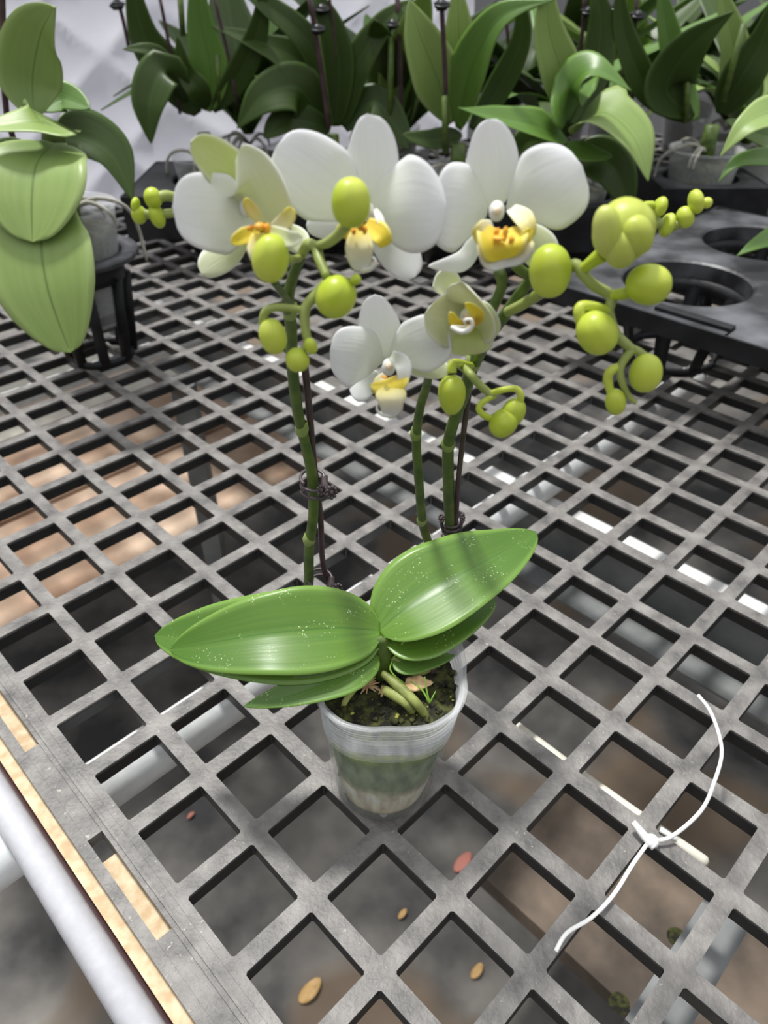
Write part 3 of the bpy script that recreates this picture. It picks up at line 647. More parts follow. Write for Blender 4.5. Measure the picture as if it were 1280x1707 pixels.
# upper middle flower
f = flower(610, 352, .026, [
    ('sepal', [(612, 355, .036), (615, 290, .034), (612, 190, .032)], [30, 42, 30], [30, 50, 54], dict(cup=-.18)),
    ('sepal', [(620, 360, .036), (655, 410, .034), (692, 462, .028)], 36, 34, dict(cup=-.2)),
    ('sepal', [(600, 360, .038), (560, 375, .038), (510, 376, .036)], 24, 26, {}),
    ('petal', [(604, 352, .032), (532, 298, .026), (460, 244, .026)], [72, 70, 60], [66, 66, 58], dict(cup=-.12, s='broad')),
    ('petal', [(616, 350, .030), (678, 347, .022), (744, 344, .022)], [84, 88, 80], [60, 78, 88], dict(cup=-.14, s='sepal', n=(.1, -1, .3))),
], 'white flower behind a green bud, second from the left at the top')
lip(f, [([(600, 375, .018), (580, 385, .012), (560, 380, .010)], 16, 20, 'yellow', {}), ([(610, 375, .018), (632, 395, .010), (640, 412, .009)], 24, 14, 'yellow', {}),
        ([(600, 385, .012), (598, 418, .008), (604, 452, .010)], 26, 24, 'lipmid', {}), ([(625, 350, .022), (634, 370, .014), (644, 400, .012)], 8, 6, 'petal', {})],
    tubes=[([(604, 450, .010), (618, 448, .007), (626, 438, .006), (622, 428, .006)], [.0010, .0007, .0006, .0003])], blobs=((600, 376, .008, 6, 9), (608, 384, .008, 5, 7), (590, 386, .009, 4, 5)))
# upper right flower
f = flower(828, 352, .028, [
    ('sepal', [(826, 352, .038), (822, 280, .036), (812, 199, .034)], [34, 46, 34], [34, 46, 42], dict(cup=-.15)),
    ('sepal', [(800, 390, .038), (770, 432, .034), (714, 444, .026)], [16, 20, 8], [22, 14, 8], dict(k='petal')),
    ('sepal', [(860, 380, .040), (895, 410, .038), (915, 448, .036)], 34, 32, dict(k='petalg')),
    ('petal', [(812, 352, .034), (766, 343, .028), (722, 334, .026)], [72, 80, 74], [60, 72, 72], dict(cup=-.12, s='broad')),
    ('petal', [(846, 352, .032), (909, 314, .026), (970, 276, .028)], [58, 70, 62], [44, 76, 78], dict(cup=-.16, s='broad')),
], 'fully open white flower, rightmost at the top')
lip(f, [([(822, 380, .016), (805, 392, .008), (790, 400, .008)], 14, 24, 'lipside', {}), ([(834, 384, .014), (836, 408, .007), (838, 432, .0065)], 44, 46, 'yellow', dict(cup=.35)),
        ([(850, 390, .014), (868, 400, .008), (884, 380, .008)], 10, 16, 'yellow', {}), ([(850, 350, .020), (872, 372, .010), (882, 400, .008)], 22, 12, 'lipside', {}),
        ([(838, 398, .012), (840, 422, .0075), (842, 446, .0075)], [40, 50, 44], [40, 50, 44], 'lipmid', dict(cup=.35))],
    blobs=((830, 396, .006, 12, 4), (842, 390, .006, 5, 13), (828, 388, .007, 5, 8), (852, 400, .007, 5, 8)))
# lower left small flower
f = flower(648, 612, .030, [
    ('sepal', [(655, 600, .040), (635, 550, .038), (625, 491, .036)], [30, 36, 34], [26, 34, 28], dict(cup=.12, k='petal')),
    ('sepal', [(630, 620, .038), (608, 645, .036), (590, 664, .030)], 18, 24, dict(k='petal')),
    ('sepal', [(662, 598, .036), (705, 608, .034), (750, 617, .028)], 18, 22, dict(k='petalg', cup=-.1)),
    ('petal', [(638, 600, .036), (600, 590, .030), (550, 582, .030)], [60, 62, 52], [40, 44, 44], dict(cup=-.12, s='broad')),
    ('petal', [(650, 596, .034), (698, 574, .028), (748, 552, .030)], [40, 44, 44], [42, 52, 52], dict(cup=-.12, s='broad')),
], 'small white flower with curled lip, lower left of the right spike')
lip(f, [([(640, 625, .020), (630, 640, .014), (622, 656, .012)], 10, 10, 'lipside', {}), ([(652, 595, .024), (668, 612, .014), (668, 640, .012)], 20, 10, 'petal', {}),
        ([(646, 632, .018), (648, 644, .010), (650, 660, .0085)], [34, 38, 22], [30, 34, 20], 'yellow', dict(cup=.1)), ([(650, 642, .0105), (651, 668, .0055), (653, 697, .008)], [12, 27, 20, 5], [12, 25, 18, 5], 'lipmid', dict(s='full', cup=.02))],
    tubes=[([(652, 693, .008), (638, 692, .006), (629, 684, .006), (629, 674, .006), (633, 670, .006)], [.0009, .0006, .0005, .0004, .0002])], blobs=((640, 628, .010, 5, 2),))
# lower right cup-shaped flower
f = flower(778, 528, .032, [
    ('sepal', [(775, 500, .040), (745, 475, .036), (722, 478, .028)], [14, 26, 18], [12, 26, 22], dict(k='petalg', cup=.15)),
    ('sepal', [(770, 545, .036), (776, 568, .030), (775, 592, .030)], [34, 46, 40], [34, 40, 30], dict(k='petaly', cup=.15)),
    ('petal', [(785, 545, .038), (745, 532, .030), (708, 525, .022)], [38, 48, 40], [38, 48, 40], dict(k='petalg', cup=.3, s='broad')),
    ('petal', [(800, 560, .034), (800, 520, .026), (770, 470, .022)], [22, 34, 30], [18, 26, 20], dict(k='petalg', cup=.35, n=(-.8, -.6, .2), s='broad')),
    ('petal', [(805, 580, .036), (818, 545, .030), (812, 505, .026)], 14, 12, dict(k='petalg', n=(-.8, -.6, .2))),
], 'half open greenish yellow flower, just below the upper right flower')
lip(f, [([(780, 545, .022), (760, 540, .014), (750, 520, .010)], 12, 12, 'yellow', {}), ([(785, 540, .022), (796, 525, .014), (775, 505, .010)], 14, 12, 'yellow', {}),
        ([(788, 545, .018), (775, 550, .010), (752, 545, .008)], 7, 8, 'lipmid', {})],
    tubes=[([(752, 545, .008), (770, 553, .006), (786, 545, .006), (785, 533, .006), (774, 534, .006), (776, 541, .006)], [.0007, .0009, .0007, .0006, .0005, .0002])], blobs=((788, 540, .014, 4, 7),))
# ------------------------------------------------------------------ stakes and clips
b = MB(); b.tube(YS([(506, 590, .054), (515, 680, .064), (524, 780, .073), (534, 860, .079), (543, 960, .087)])+[np.array([-.012, .058, .084])], .00155, 'stake', 10); tag(b.build('plant_stake'), 'thin maroon stake behind the left flower spike', 'stake', None)
b = MB(); b.tube([Y(797, 600, .070), Y(782, 650, .078), Y(765, 790, .100), Y(760, 860, .112), Y(752, 930, .118), Z(722, 1100, .094), Z(722, 1115, .084)], .0014, 'stake', 10); tag(b.build('plant_stake'), 'thin maroon stake behind the right flower spike', 'stake', None)
def ringpts(c, u, w, r, a0, a1, n=18, rise=0): return [c+u*r*math.cos(a0+(a1-a0)*i/n)+w*r*math.sin(a0+(a1-a0)*i/n)+np.array([0, 0, rise*i/n]) for i in range(n+1)]
def daisy(b, c, s_, k, nrm):
    u = np.cross(nrm, [0, 0, 1.]); u /= np.linalg.norm(u); w = np.cross(nrm, u)
    for i in range(9):
        a = 2*PI*i/9; b.blob(c+(u*math.cos(a)+w*math.sin(a))*s_, s_*.38, k, 8)
    b.blob(c, s_*.5, k, 8)
def claw(cx, cy, yw, lab, flip=1, side=1, r=.0058):
    c = Y(cx, cy, yw); root = empty('claw_clip', c, lab, 'clip'); U, W = np.array([1., 0, 0]), np.array([0, 1., .25])
    for dz in (-.0022, .0022):
        b = MB(); b.tube(ringpts(c+np.array([0, 0, dz]), U, W, r, .1, PI+.9, rise=.002), .0008, 'clip', 8, sub=1); b.build('claw_arm', root)
        b = MB(); b.tube(ringpts(c+np.array([0, 0, dz]), U, W, r*1.05, PI+.4, 2*PI+.3, rise=-.002), .0008, 'clip', 8, sub=1); b.build('claw_arm', root)
    e = c+np.array([side*r*.95, -.003, 0])
    b = MB(); b.tube([e+np.array([0, .004, .004]), e, e+np.array([side*.003, -.003, -.004])], [.0016, .0022, .0012], 'clip', 10); b.tube(ringpts(e, np.array([0, 0, 1.]), np.array([.3, 1, 0]), .0022, 0, 6.0), .0006, 'clip', 6, sub=1); b.build('hinge', root)
    b = MB(); daisy(b, e+np.array([side*.0034, -.003, -.001*flip]), .0026, 'clip', np.array([side*.6, -.8, .3])); b.build('daisy_grip', root)
    b = MB(); daisy(b, e+np.array([-side*.001, -.004, .004*flip-.003]), .0020, 'clip', np.array([side*.2, -.9, .4])); b.build('daisy_grip', root)
    return root
claw(522, 806, .0715, 'brown claw clip joining the left spike to its stake halfway up')
claw(534, 972, .083, 'brown claw clip low on the left spike just above the leaf', flip=-1, r=.0066)
root = empty('claw_clip', Y(752, 875, .116), 'brown claw clip round the right spike above the leaf', 'clip')
c = Y(752, 880, .1155); U, W = np.array([1., 0, 0]), np.array([0, 1., 0])
for i, dz in enumerate((-.005, -.0022, .0006, .0034)):
    b = MB(); b.tube(ringpts(c+np.array([0, 0, dz]), U, W, .0052-.0004*i, PI*1.02+.1*i, PI*2.75), .0008, 'clip', 8, sub=1); b.build('claw_arm', root)
for s_ in (-1, 1):
    b = MB(); b.tube([c+np.array([s_*.004, -.001, -.003]), c+np.array([s_*.0056, -.001, .003]), c+np.array([s_*.0056, 0, .0065])], .001, 'clip', 8); daisy(b, c+np.array([s_*.0060, -.001, .0078]), .0021, 'clip', np.array([s_*.9, -.5, .3])); b.build('daisy_grip', root)
# ------------------------------------------------------------------ carrier trays
def tray(h1, nx, ny, pitch, hr, H, label, k='dusty', ux=AX, uy=BX, cupsx=None, z0=0, marg=.022, name='carrier_tray', solid=False):
    """h1: centre of the front-left hole at plate height; rows run along ux and uy"""
    root = empty(name, (h1[0], h1[1], z0), label, 'tray'); b = MB(); mi = b.m(k); n = 40
    zt = H
    def P(u, v, z): q = np.array([h1[0], h1[1], 0.])+ux*u+uy*v; q[2] = z; return q
    hw = pitch/2
    for i in range(nx):
        for j in range(ny):
            u0, v0 = i*pitch, j*pitch
            x0, x1 = -hw-(marg if i == 0 else 0), hw+(marg if i == nx-1 else 0); y0, y1 = -hw-(marg if j == 0 else 0), hw+(marg if j == ny-1 else 0)
            rings = []
            def sqp(a):
                c_, s_ = math.cos(a), math.sin(a); t = min((x1 if c_ > 0 else -x0)/max(abs(c_), 1e-6), (y1 if s_ > 0 else -y0)/max(abs(s_), 1e-6))
                x, y = c_*t, s_*t
                return x, y
            for kind, z in (('s', zt-.004), ('s', zt), ('c', zt), ('c2', zt-.002), ('c2', zt-.020), ('c3', zt-.020), ('c3', zt-.004)):
                base = len(b.v); rings.append(base)
                for q in range(n):
                    a = 2*PI*(q+.5)/n
                    if kind == 's': x, y = sqp(a)
                    else:
                        r = hr+(.003 if kind == 'c' else 0 if kind == 'c2' else .0022); x, y = r*math.cos(a), r*math.sin(a)
                    b.v.append(P(u0+x, v0+y, z))
            for ra, rb in zip(rings, rings[1:]):
                for q in range(n): b.face([ra+q, ra+(q+1) % n, rb+(q+1) % n, rb+q], None, mi)
    if nx > 1:
        c = P(.055, -.092, zt+.0015); b.box(c, (ux*.040, uy*.006, np.array([0, 0, .0022])), 'black')
        c = P(-.03, -.089, zt+.0005); b.lathe([(.0001, .0008), (.006, .0008), (.0065, 0)], c, 'dusty', 16)
    X0, X1, Y0, Y1 = -hw-marg, (nx-1)*pitch+hw+marg, -hw-marg, (ny-1)*pitch+hw+marg
    for (xa, ya, xb, yb) in ((X0, Y0, X1, Y0), (X1, Y0, X1, Y1), (X1, Y1, X0, Y1), (X0, Y1, X0, Y0)):
        pa, pb = P(xa, ya, 0), P(xb, yb, 0); d = (pb-pa); ln = np.linalg.norm(d); d /= ln; nn = np.array([d[1], -d[0], 0])
        c = (pa+pb)/2; c[2] = zt-.009; h_ = .030 if solid else .0095; c[2] = zt-h_+.0005; b.box(c, (d*ln/2, nn*.0016, np.array([0, 0, h_])), 'black')
    b.build('tray_deck', root, smooth=False)
    for i in range(nx):
        for j in range(ny):
            c = P(i*pitch, j*pitch, 0); b = MB()
            b.lathe([(hr, zt-.019), (hr*(.80 if solid else .95), z0+(.006 if solid else .055)), (hr*(.76 if solid else .93), z0+(.006 if solid else .055)), (hr*.97, zt-.019)], c, 'black', 32, closed=True)
            for q in range(8):
                a = 2*PI*(q+.3)/8; dr = np.array([math.cos(a), math.sin(a), 0]); tn = np.array([-dr[1], dr[0], 0])
                top, bot = c+dr*hr, c+dr*hr*.72; o = len(b.v)
                for (pp, z, w_) in ((top, zt-.018, .009), (bot, z0+.004, .007)):
                    for (s1, s2) in ((-1, -1), (1, -1), (1, 1), (-1, 1)):
                        v = pp+tn*w_*s1+dr*.0012*s2; v = v.copy(); v[2] = z; b.v.append(v)
                m2 = b.m('black')
                for q4 in range(4): b.face([o+q4, o+(q4+1) % 4, o+4+(q4+1) % 4, o+4+q4], None, m2)
            b.lathe([(hr*.76, z0+.0005), (hr*.76, z0+.008), (hr*.70, z0+.008), (hr*.70, z0+.0005)], c, 'black', 32, closed=True)
            b.build('cup', root)
    return root
H1 = Z(1145, 469, .09)
tray(H1, 2, 2, .190, .069, .09, 'empty dusty black carrier tray with round holes on the right', marg=.014)
# ------------------------------------------------------------------ background plants
def bgpot(root, c, z0, h=.11, r0=.038, r1=.052, k='pot'):
    b = MB(); c = np.array([c[0], c[1], 0.])
    prof = [(.001, z0), (r0*.95, z0), (r0, z0+.004)]+[(r0+(r1-r0)*i/8, z0+h*i/8) for i in range(1, 9)]+[(r1+.003, z0+h), (r1+.003, z0+h+.003), (r1, z0+h+.002)]
    b.lathe(prof+[(r-.0012, z) for r, z in prof[8:2:-1]], c, 'potrim', 40); b.build('pot', root)
    b = MB(); b.lathe([(.001, z0+.003), (r0-.002, z0+.004), (r0+(r1-r0)*.85-.002, z0+h*.80), (r1*.5, z0+h*.86), (.001, z0+h*.88)], c, 'moss', 32); b.build('potting_medium', root)
    rs = random.Random(int(c[0]*1000)+int(c[1]*777))
    for i in range(7):
        a = rs.uniform(0, 2*PI); d = np.array([math.cos(a), math.sin(a), 0]); s_ = rs.uniform(.6, 1.1)
        p0 = c+np.array([0, 0, z0+h*.95]); b = MB()
        if i % 3: pts = [p0, p0+d*.025*s_+np.array([0, 0, .012]), p0+d*.045*s_+np.array([0, 0, .002]), p0+d*.050*s_-np.array([0, 0, .012])]
        else: pts = [p0, p0+d*.035*s_+np.array([0, 0, .014]), p0+d*.066+np.array([0, 0, -.002]), p0+d*.072-np.array([0, 0, .055*s_])]
        b.tube(pts, [.0026, .0025, .0022, .0016], 'paleroot', 8); b.build('root', root)
def holder(c, z0, zt, r, label, group=None):
    root = empty('pot_holder', (c[0], c[1], z0), label, 'pot holder', group); c = np.array([c[0], c[1], 0.]); b = MB()
    b.lathe([(r, zt-.006), (r*1.36, zt-.007), (r*1.40, zt-.004), (r*1.36, zt), (r*1.02, zt), (r, zt-.003)], c, 'dusty', 40, closed=True); b.build('rim', root)
    b = MB(); b.lathe([(r, zt-.004), (r*.98, zt-.03), (r*.95, zt-.03), (r*.97, zt-.004)], c, 'black', 40, closed=True)
    for q in range(8):
        a = 2*PI*(q+.5)/8; dr = np.array([math.cos(a), math.sin(a), 0])
        b.tube([c+dr*r*.97+np.array([0, 0, zt-.028]), c+dr*r*.74+np.array([0, 0, z0+.003])], .0065, 'black', 8, sub=1, flat=.5)
    b.lathe([(r*.78, z0), (r*.78, z0+.008), (r*.70, z0+.008), (r*.70, z0)], c, 'black', 32, closed=True); b.build('cage', root)
    return root
# --- left plant
c = np.array([-.332, .60, 0])
holder(c, 0.0, .125, .047, 'black round pot holder carrying the left orchid', None)
pA = empty('potted_orchid', (c[0], c[1], .03), 'pale broad-leaved orchid in a clear pot at the left edge', 'orchid'); bgpot(pA, c, .045, .125, .036, .050)
cr0 = Y(92, 235, .56)
b = MB(); b.tube([c+np.array([0, 0, .155]), (c+np.array([0, 0, .2])+cr0)/2, cr0+np.array([0, 0, .01])], [.014, .013, .009], 'stem', 14); b.build('crown', pA)
def bl(parent, pts, hl, hr, k, n=(0, -.8, .6), **kw):
    kw.setdefault('shape', lf); b = MB(); b.blade(YS(pts), hl, hr, k, n, thick=.002, ns=26, nw=12, fold=kw.pop('fold', .14), cup=kw.pop('cup', .05), **kw); return b.build('leaf', parent)
bl(pA, [(58, 196, .56), (55, 130, .57), (68, 60, .56), (92, 12, .52)], [46, 62, 72, 60], [40, 54, 62, 50], 'leaflt', n=(.1, -1, .2))
bl(pA, [(72, 185, .58), (105, 165, .60), (150, 182, .58)], 30, 26, 'leaf2', n=(.2, -.8, .6))
bl(pA, [(95, 225, .54), (60, 205, .52), (-30, 215, .50)], 26, 24, 'leaflt', n=(0, -.5, 1))
bl(pA, [(90, 240, .58), (130, 230, .60), (185, 260, .60), (222, 336, .58)], [26, 46, 46, 26], [14, 30, 36, 26], 'leafdk', n=(.6, -.6, .6))
bl(pA, [(95, 300, .50), (70, 380, .47), (80, 480, .44), (118, 588, .42)], [72, 92, 90, 66], [60, 82, 84, 62], 'leaflt', n=(0, -1, .4), shape=SH['sepal'])
bl(pA, [(90, 240, .54), (62, 275, .50), (54, 330, .475), (55, 404, .455)], [80, 96, 96, 80], [72, 86, 90, 70], 'leaflt', n=(0, -1, .5), shape=SH['sepal'])
bl(pA, [(60, 250, .56), (0, 300, .56), (-60, 380, .55)], 50, 50, 'leafdk', n=(0, -1, .4))
b = MB(); b.tube([Y(3, -40, .58), Y(5, 60, .58), Y(12, 200, .585), Y(60, 330, .60)], .003, 'stake', 8, sub=2); tag(b.build('plant_stake'), 'dark stake rising at the left picture edge', 'stake')
b = MB(); b.tube([Z(158, 520, .02), Z(168, 560, .004), Z(190, 582, .002)], .0018, 'paleroot', 8); b.build('root', pA)
# --- hand placed background plants: (name, pot centre, z of pot bottom, label, leaves)
def plant(c, z0, label, leaves, group=None, h=.11, hold=True, hlabel=None, r1=.052, hc=None, hw=.148):
    if hold: tray(np.array([hc[0], hc[1], 0.]) if hc is not None else np.array([c[0], c[1], 0.]), 1, 1, hw, .056, .105, hlabel, k='black', ux=np.array([1., 0, 0]), uy=np.array([0, 1., 0]), marg=.004, solid=True)
    root = empty('potted_orchid', (c[0], c[1], z0), label, 'orchid', group); bgpot(root, c, z0, h, .038, r1)
    b = MB(); q = np.array([c[0], c[1], z0+h*.85]); b.tube([q, q+np.array([0, 0, .05])], [.013, .010], 'stem', 12, sub=1); b.build('crown', root)
    for lv in leaves:
        pts, hl, hr, k = lv[:4]; kw = dict(lv[4]) if len(lv) > 4 else {}; bl(root, pts, hl, hr, k, **kw)
    return root
st = SH['strap']
c = Y(345, 262, 1.02)
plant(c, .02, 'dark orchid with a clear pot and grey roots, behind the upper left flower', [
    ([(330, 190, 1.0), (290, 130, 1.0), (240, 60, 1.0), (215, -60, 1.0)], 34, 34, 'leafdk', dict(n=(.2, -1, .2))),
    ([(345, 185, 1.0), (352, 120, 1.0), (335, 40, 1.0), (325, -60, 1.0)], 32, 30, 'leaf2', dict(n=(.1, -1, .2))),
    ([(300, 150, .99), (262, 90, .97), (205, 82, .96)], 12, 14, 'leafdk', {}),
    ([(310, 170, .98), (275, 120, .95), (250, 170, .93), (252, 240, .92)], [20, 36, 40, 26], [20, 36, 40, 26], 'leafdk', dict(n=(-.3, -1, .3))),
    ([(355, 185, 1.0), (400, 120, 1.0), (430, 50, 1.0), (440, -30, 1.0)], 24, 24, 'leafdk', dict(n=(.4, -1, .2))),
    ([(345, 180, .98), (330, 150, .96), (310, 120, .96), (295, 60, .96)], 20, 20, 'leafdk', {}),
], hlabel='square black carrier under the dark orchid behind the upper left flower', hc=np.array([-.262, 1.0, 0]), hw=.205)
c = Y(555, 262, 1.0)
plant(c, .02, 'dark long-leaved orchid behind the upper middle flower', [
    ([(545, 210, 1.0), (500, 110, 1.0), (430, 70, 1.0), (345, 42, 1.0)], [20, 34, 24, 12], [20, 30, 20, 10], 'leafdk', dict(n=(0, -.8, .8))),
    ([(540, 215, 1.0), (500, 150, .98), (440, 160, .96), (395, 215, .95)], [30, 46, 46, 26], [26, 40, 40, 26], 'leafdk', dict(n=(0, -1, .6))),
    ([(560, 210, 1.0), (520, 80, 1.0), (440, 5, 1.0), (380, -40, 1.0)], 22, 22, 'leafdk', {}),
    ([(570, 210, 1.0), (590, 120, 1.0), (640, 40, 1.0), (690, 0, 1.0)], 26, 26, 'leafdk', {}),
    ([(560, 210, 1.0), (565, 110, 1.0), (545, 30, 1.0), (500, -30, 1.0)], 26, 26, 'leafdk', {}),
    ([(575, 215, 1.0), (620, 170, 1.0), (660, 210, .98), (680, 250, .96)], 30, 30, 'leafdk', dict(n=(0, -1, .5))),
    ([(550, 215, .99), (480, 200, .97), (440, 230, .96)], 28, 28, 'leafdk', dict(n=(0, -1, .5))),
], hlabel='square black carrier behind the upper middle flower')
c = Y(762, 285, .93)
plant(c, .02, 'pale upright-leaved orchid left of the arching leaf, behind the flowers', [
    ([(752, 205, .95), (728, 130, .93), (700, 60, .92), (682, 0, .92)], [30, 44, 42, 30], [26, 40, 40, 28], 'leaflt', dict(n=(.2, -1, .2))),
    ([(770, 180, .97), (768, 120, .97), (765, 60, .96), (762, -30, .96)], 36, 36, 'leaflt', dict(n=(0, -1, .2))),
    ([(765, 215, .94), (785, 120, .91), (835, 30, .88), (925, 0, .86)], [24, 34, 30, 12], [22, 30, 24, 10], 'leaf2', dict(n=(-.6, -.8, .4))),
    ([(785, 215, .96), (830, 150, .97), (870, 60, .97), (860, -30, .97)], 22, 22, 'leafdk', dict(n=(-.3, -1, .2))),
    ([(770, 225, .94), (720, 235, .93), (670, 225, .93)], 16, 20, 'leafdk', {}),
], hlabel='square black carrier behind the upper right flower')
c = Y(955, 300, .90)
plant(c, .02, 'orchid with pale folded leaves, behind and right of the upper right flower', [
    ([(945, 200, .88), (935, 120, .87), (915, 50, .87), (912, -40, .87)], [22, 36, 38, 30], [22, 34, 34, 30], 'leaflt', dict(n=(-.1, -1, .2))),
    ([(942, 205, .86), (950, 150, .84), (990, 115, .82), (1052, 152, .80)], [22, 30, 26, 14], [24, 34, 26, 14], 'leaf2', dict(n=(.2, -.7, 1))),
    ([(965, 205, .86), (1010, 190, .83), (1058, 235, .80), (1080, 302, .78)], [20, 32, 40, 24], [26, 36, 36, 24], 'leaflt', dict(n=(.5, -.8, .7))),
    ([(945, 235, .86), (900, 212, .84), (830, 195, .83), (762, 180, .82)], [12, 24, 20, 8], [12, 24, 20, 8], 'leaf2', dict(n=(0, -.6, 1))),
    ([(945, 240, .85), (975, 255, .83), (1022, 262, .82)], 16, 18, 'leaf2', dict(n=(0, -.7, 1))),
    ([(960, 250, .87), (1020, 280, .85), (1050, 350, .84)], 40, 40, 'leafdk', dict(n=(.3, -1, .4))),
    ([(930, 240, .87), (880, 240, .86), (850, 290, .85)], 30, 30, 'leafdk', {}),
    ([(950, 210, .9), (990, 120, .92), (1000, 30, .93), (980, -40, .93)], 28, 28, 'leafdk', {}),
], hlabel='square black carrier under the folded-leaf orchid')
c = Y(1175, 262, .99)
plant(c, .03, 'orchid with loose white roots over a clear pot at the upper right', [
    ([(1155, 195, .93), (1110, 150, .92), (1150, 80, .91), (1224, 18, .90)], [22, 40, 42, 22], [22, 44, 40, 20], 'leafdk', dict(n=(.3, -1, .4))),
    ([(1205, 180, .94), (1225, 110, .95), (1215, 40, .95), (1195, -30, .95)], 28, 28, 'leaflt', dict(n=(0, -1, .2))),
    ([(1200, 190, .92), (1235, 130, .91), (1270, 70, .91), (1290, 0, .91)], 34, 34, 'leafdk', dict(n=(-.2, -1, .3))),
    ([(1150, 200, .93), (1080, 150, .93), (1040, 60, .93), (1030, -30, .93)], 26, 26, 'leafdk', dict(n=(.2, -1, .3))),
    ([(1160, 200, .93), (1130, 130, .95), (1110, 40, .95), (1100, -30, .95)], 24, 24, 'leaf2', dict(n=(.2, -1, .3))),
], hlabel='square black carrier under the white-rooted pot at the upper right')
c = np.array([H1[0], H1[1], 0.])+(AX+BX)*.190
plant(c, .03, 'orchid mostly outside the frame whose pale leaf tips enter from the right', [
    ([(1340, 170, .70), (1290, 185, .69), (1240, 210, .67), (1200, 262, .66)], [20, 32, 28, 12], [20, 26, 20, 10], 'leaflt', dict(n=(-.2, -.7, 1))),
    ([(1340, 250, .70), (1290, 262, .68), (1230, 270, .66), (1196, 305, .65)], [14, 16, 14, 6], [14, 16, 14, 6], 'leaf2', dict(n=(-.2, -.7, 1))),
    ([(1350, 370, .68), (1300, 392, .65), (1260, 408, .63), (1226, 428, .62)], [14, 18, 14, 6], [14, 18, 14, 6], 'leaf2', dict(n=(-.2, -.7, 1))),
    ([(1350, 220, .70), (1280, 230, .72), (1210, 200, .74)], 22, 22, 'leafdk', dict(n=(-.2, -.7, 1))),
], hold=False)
# filler rows farther back
def filler(i, px, Yw, label, nleaf=9, tint=0.5, kset=('leafdk', 'leafdk', 'leaf2')):
    rs = random.Random(100+i); c = Z(px, 300, 0); c = np.array([ (px-640)/F*(Yw+.22)*1.24, Yw, 0])
    root = empty('potted_orchid', (c[0], c[1], 0), label, 'orchid', 'orchids in the back rows'); bgpot(root, c, .0, .12, .042, .056)
    base = c+np.array([0, 0, .13])
    for j in range(nleaf):
        a = 2*PI*(j+rs.uniform(-.3, .3))/nleaf; d = np.array([math.cos(a), math.sin(a)*.8, 0]); ln = rs.uniform(.17, .27); up = rs.uniform(.55, 1.3)
        pts = [base, base+d*ln*.25+np.array([0, 0, ln*.35*up]), base+d*ln*.6+np.array([0, 0, ln*.55*up]), base+d*ln*(.85+.25*(1-up*.4))+np.array([0, 0, ln*(.35 if up < .9 else .75)*up])]
        w = rs.uniform(.026, .040); k = rs.choice(kset)
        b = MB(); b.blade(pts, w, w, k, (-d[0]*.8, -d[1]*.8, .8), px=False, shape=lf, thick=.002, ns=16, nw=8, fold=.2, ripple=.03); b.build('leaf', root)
k = 0
for (px, Yw, lab) in ((480, 1.19, 'dark orchid in the back row, left end beside the white film'), (650, 1.29, 'dark orchid in the back row behind the upper middle flower'), (790, 1.30, 'dark orchid in the back row behind the arching leaf'),
                      (930, 1.40, 'dark orchid in the back row above the upper right flower'), (1060, 1.28, 'dark orchid in the back row above the opening bud'), (1200, 1.36, 'dark orchid in the back row, above the white roots'), (1330, 1.30, 'dark orchid in the back row at the right edge'),
                      (860, 1.62, 'distant orchid in the rearmost row, left of centre right'), (1010, 1.66, 'distant orchid in the rearmost row, middle'), (1150, 1.62, 'distant orchid in the rearmost row, second from the right edge'), (1290, 1.64, 'distant orchid in the rearmost row at the right edge'),
                      (1090, 1.08, 'dark orchid between the folded-leaf orchid and the white roots'), (860, 1.12, 'dark orchid behind the upright leaf of the folded-leaf orchid'), (660, 1.12, 'dark orchid between the long-leaved and upright-leaved orchids')):
    filler(k, px, Yw, lab, nleaf=10, kset=('leafdk', 'leafdk', 'leaf2', 'leafdk', 'leaflt') if k % 2 else ('leafdk', 'leaf2', 'leafdk')); k += 1
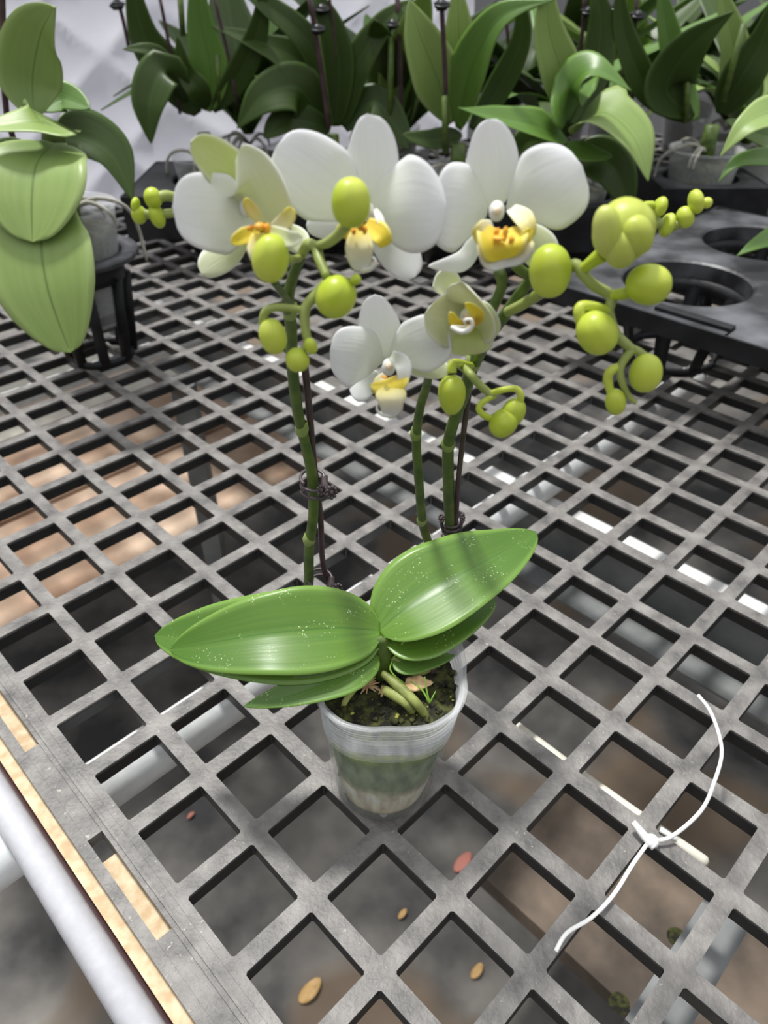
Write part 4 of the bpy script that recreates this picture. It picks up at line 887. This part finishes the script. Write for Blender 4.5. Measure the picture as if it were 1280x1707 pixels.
# stakes, green spikes and clips among the background plants
def minclip(p, lab):
    root = empty('claw_clip', p, lab, 'clip', 'dark clips on the background stakes'); b = MB(); b.blob(p, .008, 'darkclip', 10, .6, 3, (1.1, 1, .8)); b.build('body', root)
    for s_ in (-1, 1):
        b = MB(); b.tube(ringpts(np.array(p), np.array([1., 0, 0]), np.array([0, 1., .2]), .0095, s_*.3, s_*2.6), .0018, 'darkclip', 6, sub=1); b.build('claw_arm', root)
for i, (x0, y0, x1, y1, yw, r, clips) in enumerate(((190, -20, 215, 80, 1.05, .0035, ((195, 8),)), (265, -10, 300, 190, .99, .003, ()), (355, -10, 395, 170, 1.0, .003, ()), (515, -10, 548, 215, .97, .0045, ((530, 48),)),
        (548, -10, 560, 100, 1.0, .0025, ((537, 15),)), (662, -10, 668, 230, 1.0, .0045, ((655, 40),)), (735, -10, 745, 262, .90, .0040, ((736, 8),)), (838, -10, 850, 120, .98, .003, ()),
        (975, -10, 962, 120, .96, .0035, ((980, 20),)), (1030, -10, 1010, 160, .95, .003, ((1027, 14),)), (1062, -10, 1045, 190, .95, .003, ((1063, 26),)))):
    b = MB(); b.tube([Y(x0, y0, yw), Y((x0+x1)/2+2, (y0+y1)/2, yw), Y(x1, y1, yw)], r*.8, 'stake', 8, sub=3)
    where = ['the left end, before the white film', 'the dark orchid, left side', 'the dark orchid, right side', 'the gap above the upper middle flower', 'the gap above the upper middle flower, thinner', 'the gap left of the upright pale leaf',
             'the front of the upright pale leaf', 'the arching leaf, right of it', 'the folded-leaf orchid, right behind', 'the top edge right of the folded leaf', 'the top edge, rightmost of the background stakes'][i]
    tag(b.build('plant_stake'), 'dark thin stake at '+where, 'stake', 'background stakes')
    for (x, y) in clips: minclip(Y(x, y, yw-.008), 'small dark clip on the stake at '+where)
for i, (x0, y0, x1, y1, yw, w) in enumerate(((528, 60, 552, 210, .98, 'behind the upper middle flower'), (362, 90, 366, 175, 1.0, 'over the grey-rooted pot'), (652, 60, 650, 215, .99, 'left of the pale upright leaf'), (741, 160, 742, 255, .89, 'below the pale upright leaf'),
        (972, 60, 972, 110, .97, 'behind the folded leaf'), (1050, 60, 1044, 190, .94, 'above the large leaf at right'), (1240, 40, 1205, 170, .90, 'at the upper right corner'), (1148, 120, 1142, 205, .92, 'left of the white roots'), (300, -10, 305, 60, 1.0, 'at the top left, before the dark leaves'))):
    b = MB(); b.tube([Y(x0, y0, yw), Y(x1, y1, yw)], .0042, 'stem', 8, sub=1)
    tag(b.build('flower_spike'), 'cut green flower spike '+w, 'flower spike', 'green spikes in the background')
for o in bpy.data.objects:
    if '_o' in o: del o['_o']
